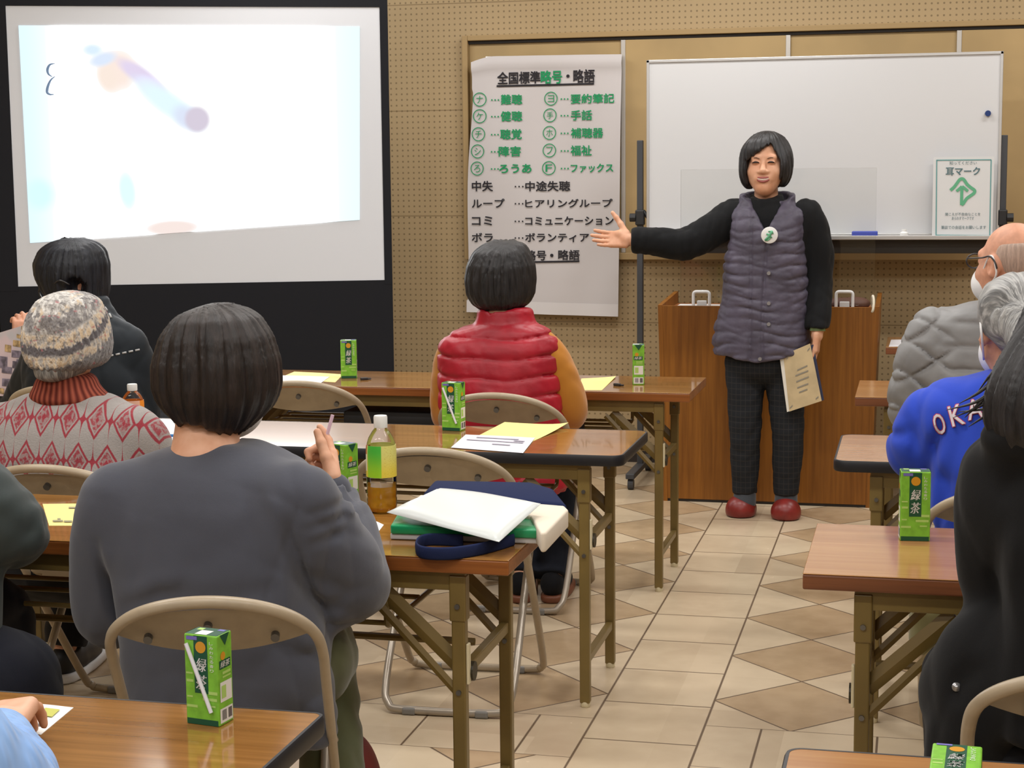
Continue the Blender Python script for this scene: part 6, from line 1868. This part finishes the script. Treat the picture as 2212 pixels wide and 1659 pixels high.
sheet('paper_sheet', 'pale yellow sheet with a grey sketch on the table left of the grey sweatshirt', 'paper', ((92, 1089), (215, 1089), (212, 1136), (106, 1136)), YEL, TZ, marks=lines(((.45, .6), (.62, .72), (.75, .86), (.1, .3), (.32, .48), (.2, .26)), (.22, .24, .2, .82, .84, .74), (150, 144, 110), .035), group='yellow handouts')
sheet('picture_card', 'white card with small coloured food pictures under the hand at lower left', 'card', ((40, 1518), (159, 1529), (88, 1588), (10, 1570)), (232, 232, 228), TZ, marks=[('picture', (214, 150, 120), ((.12, .12), (.42, .12), (.42, .3), (.12, .3))), ('picture', (190, 190, 90), ((.56, .16), (.84, .16), (.84, .44), (.56, .44))), ('printed_line', (90, 90, 92), ((.5, .72), (.8, .72), (.8, .78), (.5, .78))), ('picture', (150, 160, 200), ((.3, .4), (.5, .4), (.5, .55), (.3, .55)))])
sheet('paper_sheet', 'white paper sheet lying on the farthest right table beside the lectern', 'paper', ((1925, 734), (1980, 734), (1978, 748), (1920, 749)), WHT, TZ)
sheet('paper_sheet', 'white sheet on the black-edged table just left of the brown bob', 'paper', ((338, 905), (372, 906), (398, 962), (340, 960)), (214, 226, 232), TZ)
o = sheet('notebook', 'white notebook under the right elbow of the person in grey', 'notebook', ((800, 1122), (829, 1134), (792, 1182), (756, 1180)), (230, 230, 232), TZ, .001)
bm = B(); p = J(352, 948); tube(bm, [(-.05, -.02, .0065), (.05, .02, .0065)], .0042, 10)
o = obj('pen', bm, mat('pen_blue', (40, 110, 170), .3), None, True, 50); o.location = (p.x, p.y, TZ+.002); tag(o, 'blue pen lying on the white sheet left of the brown bob', 'pen')
for px, py, r_, lb in ((790, 821, .6, 'small black clip on the far left table right of the tea carton'), (1336, 834, -.5, 'small black clip between the yellow sheet and the side-on tea carton')):
    p = J(px, py); bm = B(); box(bm, (-.019, -.006, 0), (.008, .006, .009), .002); tube(bm, [(.006, 0, .004), (.02, .003, .004)], .003, 8)
    o = obj('clip', bm, mat('clip_black', (40, 40, 44), .4), None); o.location = (p.x, p.y, TZ); o.rotation_euler = (0, 0, r_); tag(o, lb, 'clip')
# ---- canvas tote bag, books and pouch at the end of the third table
m_canvas = mat('canvas_ecru', (226, 214, 196), .9, spec=.1, bump=(500, .1)); m_tnavy = mat('canvas_navy', (34, 42, 74), .9, spec=.1, bump=(500, .1))
def polyslab(pxs, zt, z0, m, name, par, bev=.008, mats=None):
    c = [J(*q, zt) for q in pxs]
    bm = B(); vs = prism(bm, [(q.x, q.y) for q in c], z0, zt)
    bmesh.ops.recalc_face_normals(bm, faces=bm.faces)
    if bev: bmesh.ops.bevel(bm, geom=bm.edges[:], offset=bev, segments=3, profile=.5, affect='EDGES')
    o = obj(name, bm, m, None, True, 60)
    if par is not None: o.parent = par; o.matrix_parent_inverse = Matrix.Translation(-par.location)
    return o
p0 = J(1060, 1110, TZ)
tb = thing('tote_bag', 'cream canvas tote bag with a navy band lying flat at the table end', 'tote bag', tuple(p0))
polyslab(((906, 1068), (1214, 1086), (1228, 1100), (1180, 1150), (1168, 1151), (1146, 1112), (880, 1100)), TZ+.04, TZ+.001, m_canvas, 'bag_body', tb, .005)
polyslab(((912, 1062), (936, 1036), (1150, 1040), (1198, 1054), (1226, 1088), (1080, 1076)), TZ+.046, TZ+.001, m_tnavy, 'navy_band', tb, .012)
bm = B(); P4 = [J(*q, TZ+.012) for q in ((1000, 1168), (925, 1166), (900, 1178), (912, 1193), (968, 1196), (1030, 1188), (1078, 1176), (1110, 1166))]
tube(bm, smooth_path(P4, 6), .0125, 8, flat=(.22, 1))
o = obj('handle', bm, m_tnavy, None, True); o.parent = tb; o.matrix_parent_inverse = Matrix.Translation(-tb.location)
nb = thing('notebook', 'grey-white notebook at the bottom of the stack under the green folder', 'notebook', tuple(J(1000, 1160)))
polyslab(((860, 1124), (1150, 1134), (1164, 1163), (843, 1153)), TZ+.012, TZ+.001, mat('page_grey', (206, 204, 204), .7), 'pages', nb, .002)
gf = thing('folder', 'bright green plastic folder between the white pouch and the grey-white notebook', 'folder', tuple(J(1000, 1155, TZ+.012)))
polyslab(((860, 1106), (1146, 1116), (1164, 1144), (843, 1134)), TZ+.031, TZ+.0125, mat('folder_green', (26, 150, 96), .3, spec=.5), 'cover', gf, .004)
polyslab(((850, 1136), (1158, 1143), (1163, 1153), (844, 1146)), TZ+.0255, TZ+.0248, mat('folder_sheet', (60, 170, 120), .3), 'inner_sheet', gf, 0) if False else None
# white pouch: soft pillow
cs = [J(836, 1106, TZ+.05), J(944, 1056, TZ+.07), J(1168, 1088, TZ+.066), J(1078, 1170, TZ+.034)]
bm = B(); n = 16; top, bot = [], []
for j in range(n+1):
    rt, rb = [], []
    for i in range(n+1):
        u, w = i/n, j/n; q = cs[0].lerp(cs[3], u).lerp(cs[1].lerp(cs[2], u), w)
        e = (1-(2*u-1)**8)*(1-(2*w-1)**8); pl = .011*e**.5+.002*math.sin(u*7+w*5)*e
        rt.append(bm.verts.new(q+Vector((0, 0, pl)))); rb.append(bm.verts.new(q-Vector((0, 0, .004*e+.001))))
    top.append(rt); bot.append(rb)
for j in range(n):
    for i in range(n):
        bm.faces.new((top[j][i], top[j][i+1], top[j+1][i+1], top[j+1][i])); bm.faces.new((bot[j][i], bot[j+1][i], bot[j+1][i+1], bot[j][i+1]))
for k in range(n):
    bm.faces.new((top[0][k], bot[0][k], bot[0][k+1], top[0][k+1])); bm.faces.new((top[n][k], top[n][k+1], bot[n][k+1], bot[n][k]))
    bm.faces.new((top[k][0], top[k+1][0], bot[k+1][0], bot[k][0])); bm.faces.new((top[k][n], bot[k][n], bot[k+1][n], top[k+1][n]))
bmesh.ops.recalc_face_normals(bm, faces=bm.faces)
tag(obj('plastic_pouch', bm, mat('pouch_white', (212, 217, 215), .35, spec=.4), None, True, 70), 'white plastic pouch lying on top of the tote bag and green folder', 'pouch')
# ---- odds and ends
f = union(ell((-1.062, 3.03, .15), (.062, .1, .165)), cap((-1.062, 3.0, .09), (-1.062, 3.05, .18), .052, .04), k=.03); f = inter(f, plane((0, 0, .002), (0, 0, -1)), .004)
o = soft('bag', [(f, (-1.2, 2.85, -.03), (-.9, 3.2, .45), .006)], mat('bag_dark_red', (112, 34, 30), .6), None, (-1.035, 3.03, 0)); tag(o, 'dark red bag standing on the floor right of the grey sweatshirt chair', 'bag')
f = union(boxs((.15, 3.9, .452), (.13, .13, .012), .012), path([(.1, 3.82, .452), (.05, 3.79, .43), (.035, 3.77, .36)], [.025, .035, .03], 4), path([(.15, 3.8, .45), (.13, 3.77, .4), (.12, 3.765, .35)], [.03, .035, .03], 4), boxs((.085, 3.77, .4), (.08, .025, .05), .02), k=.03)
o = soft('garment', [(folds(f, .012, 40, 4, 3), (-.2, 3.65, .2), (.4, 4.2, .55), .006)], fabric('garment_khaki', (118, 112, 74)), None, (.1, 3.9, .44)); tag(o, 'khaki green garment draped over the seat edge under the blue sweatshirt', 'garment')
f = union(ell((-.3, LY+.17, LH-.0), (.095, .05, .028)), ell((-.24, LY+.19, LH+.002), (.05, .04, .026)), k=.02)
o = soft('pouch', [(f, (-.45, LY+.05, LH-.06), (-.1, LY+.3, LH+.06), .005)], mat('pouch_brown', (92, 58, 46), .6), None, (-.28, LY+.17, LH-.025)); tag(o, 'brown soft pouch lying on the right side of the lectern top', 'pouch')
bm = B(); P4 = [Vector((-.178, LY+.06, LH-.02)), Vector((-.18, LY+.05, LH+.03)), Vector((-.176, LY+.03, LH+.045)), Vector((-.172, LY+.01, LH+.02)), Vector((-.176, LY-.0, LH-.015)), Vector((-.19, LY+.03, LH-.02))]
tube(bm, smooth_path(P4, 6), .0055, 8); tag(obj('cord', bm, mat('cord_cream', (216, 208, 186), .5), None, True), 'short cream cord looped at the right end of the lectern top', 'cord')
bm = B(); box(bm, (-1.95, 5.56, TZ-.147), (-1.5, 5.8, TZ-.095), .012); tag(obj('handbag', bm, mat('bag_black', (26, 27, 30), .6), None, True, 40), 'flat black bag lying on the shelf under the far left table', 'bag')
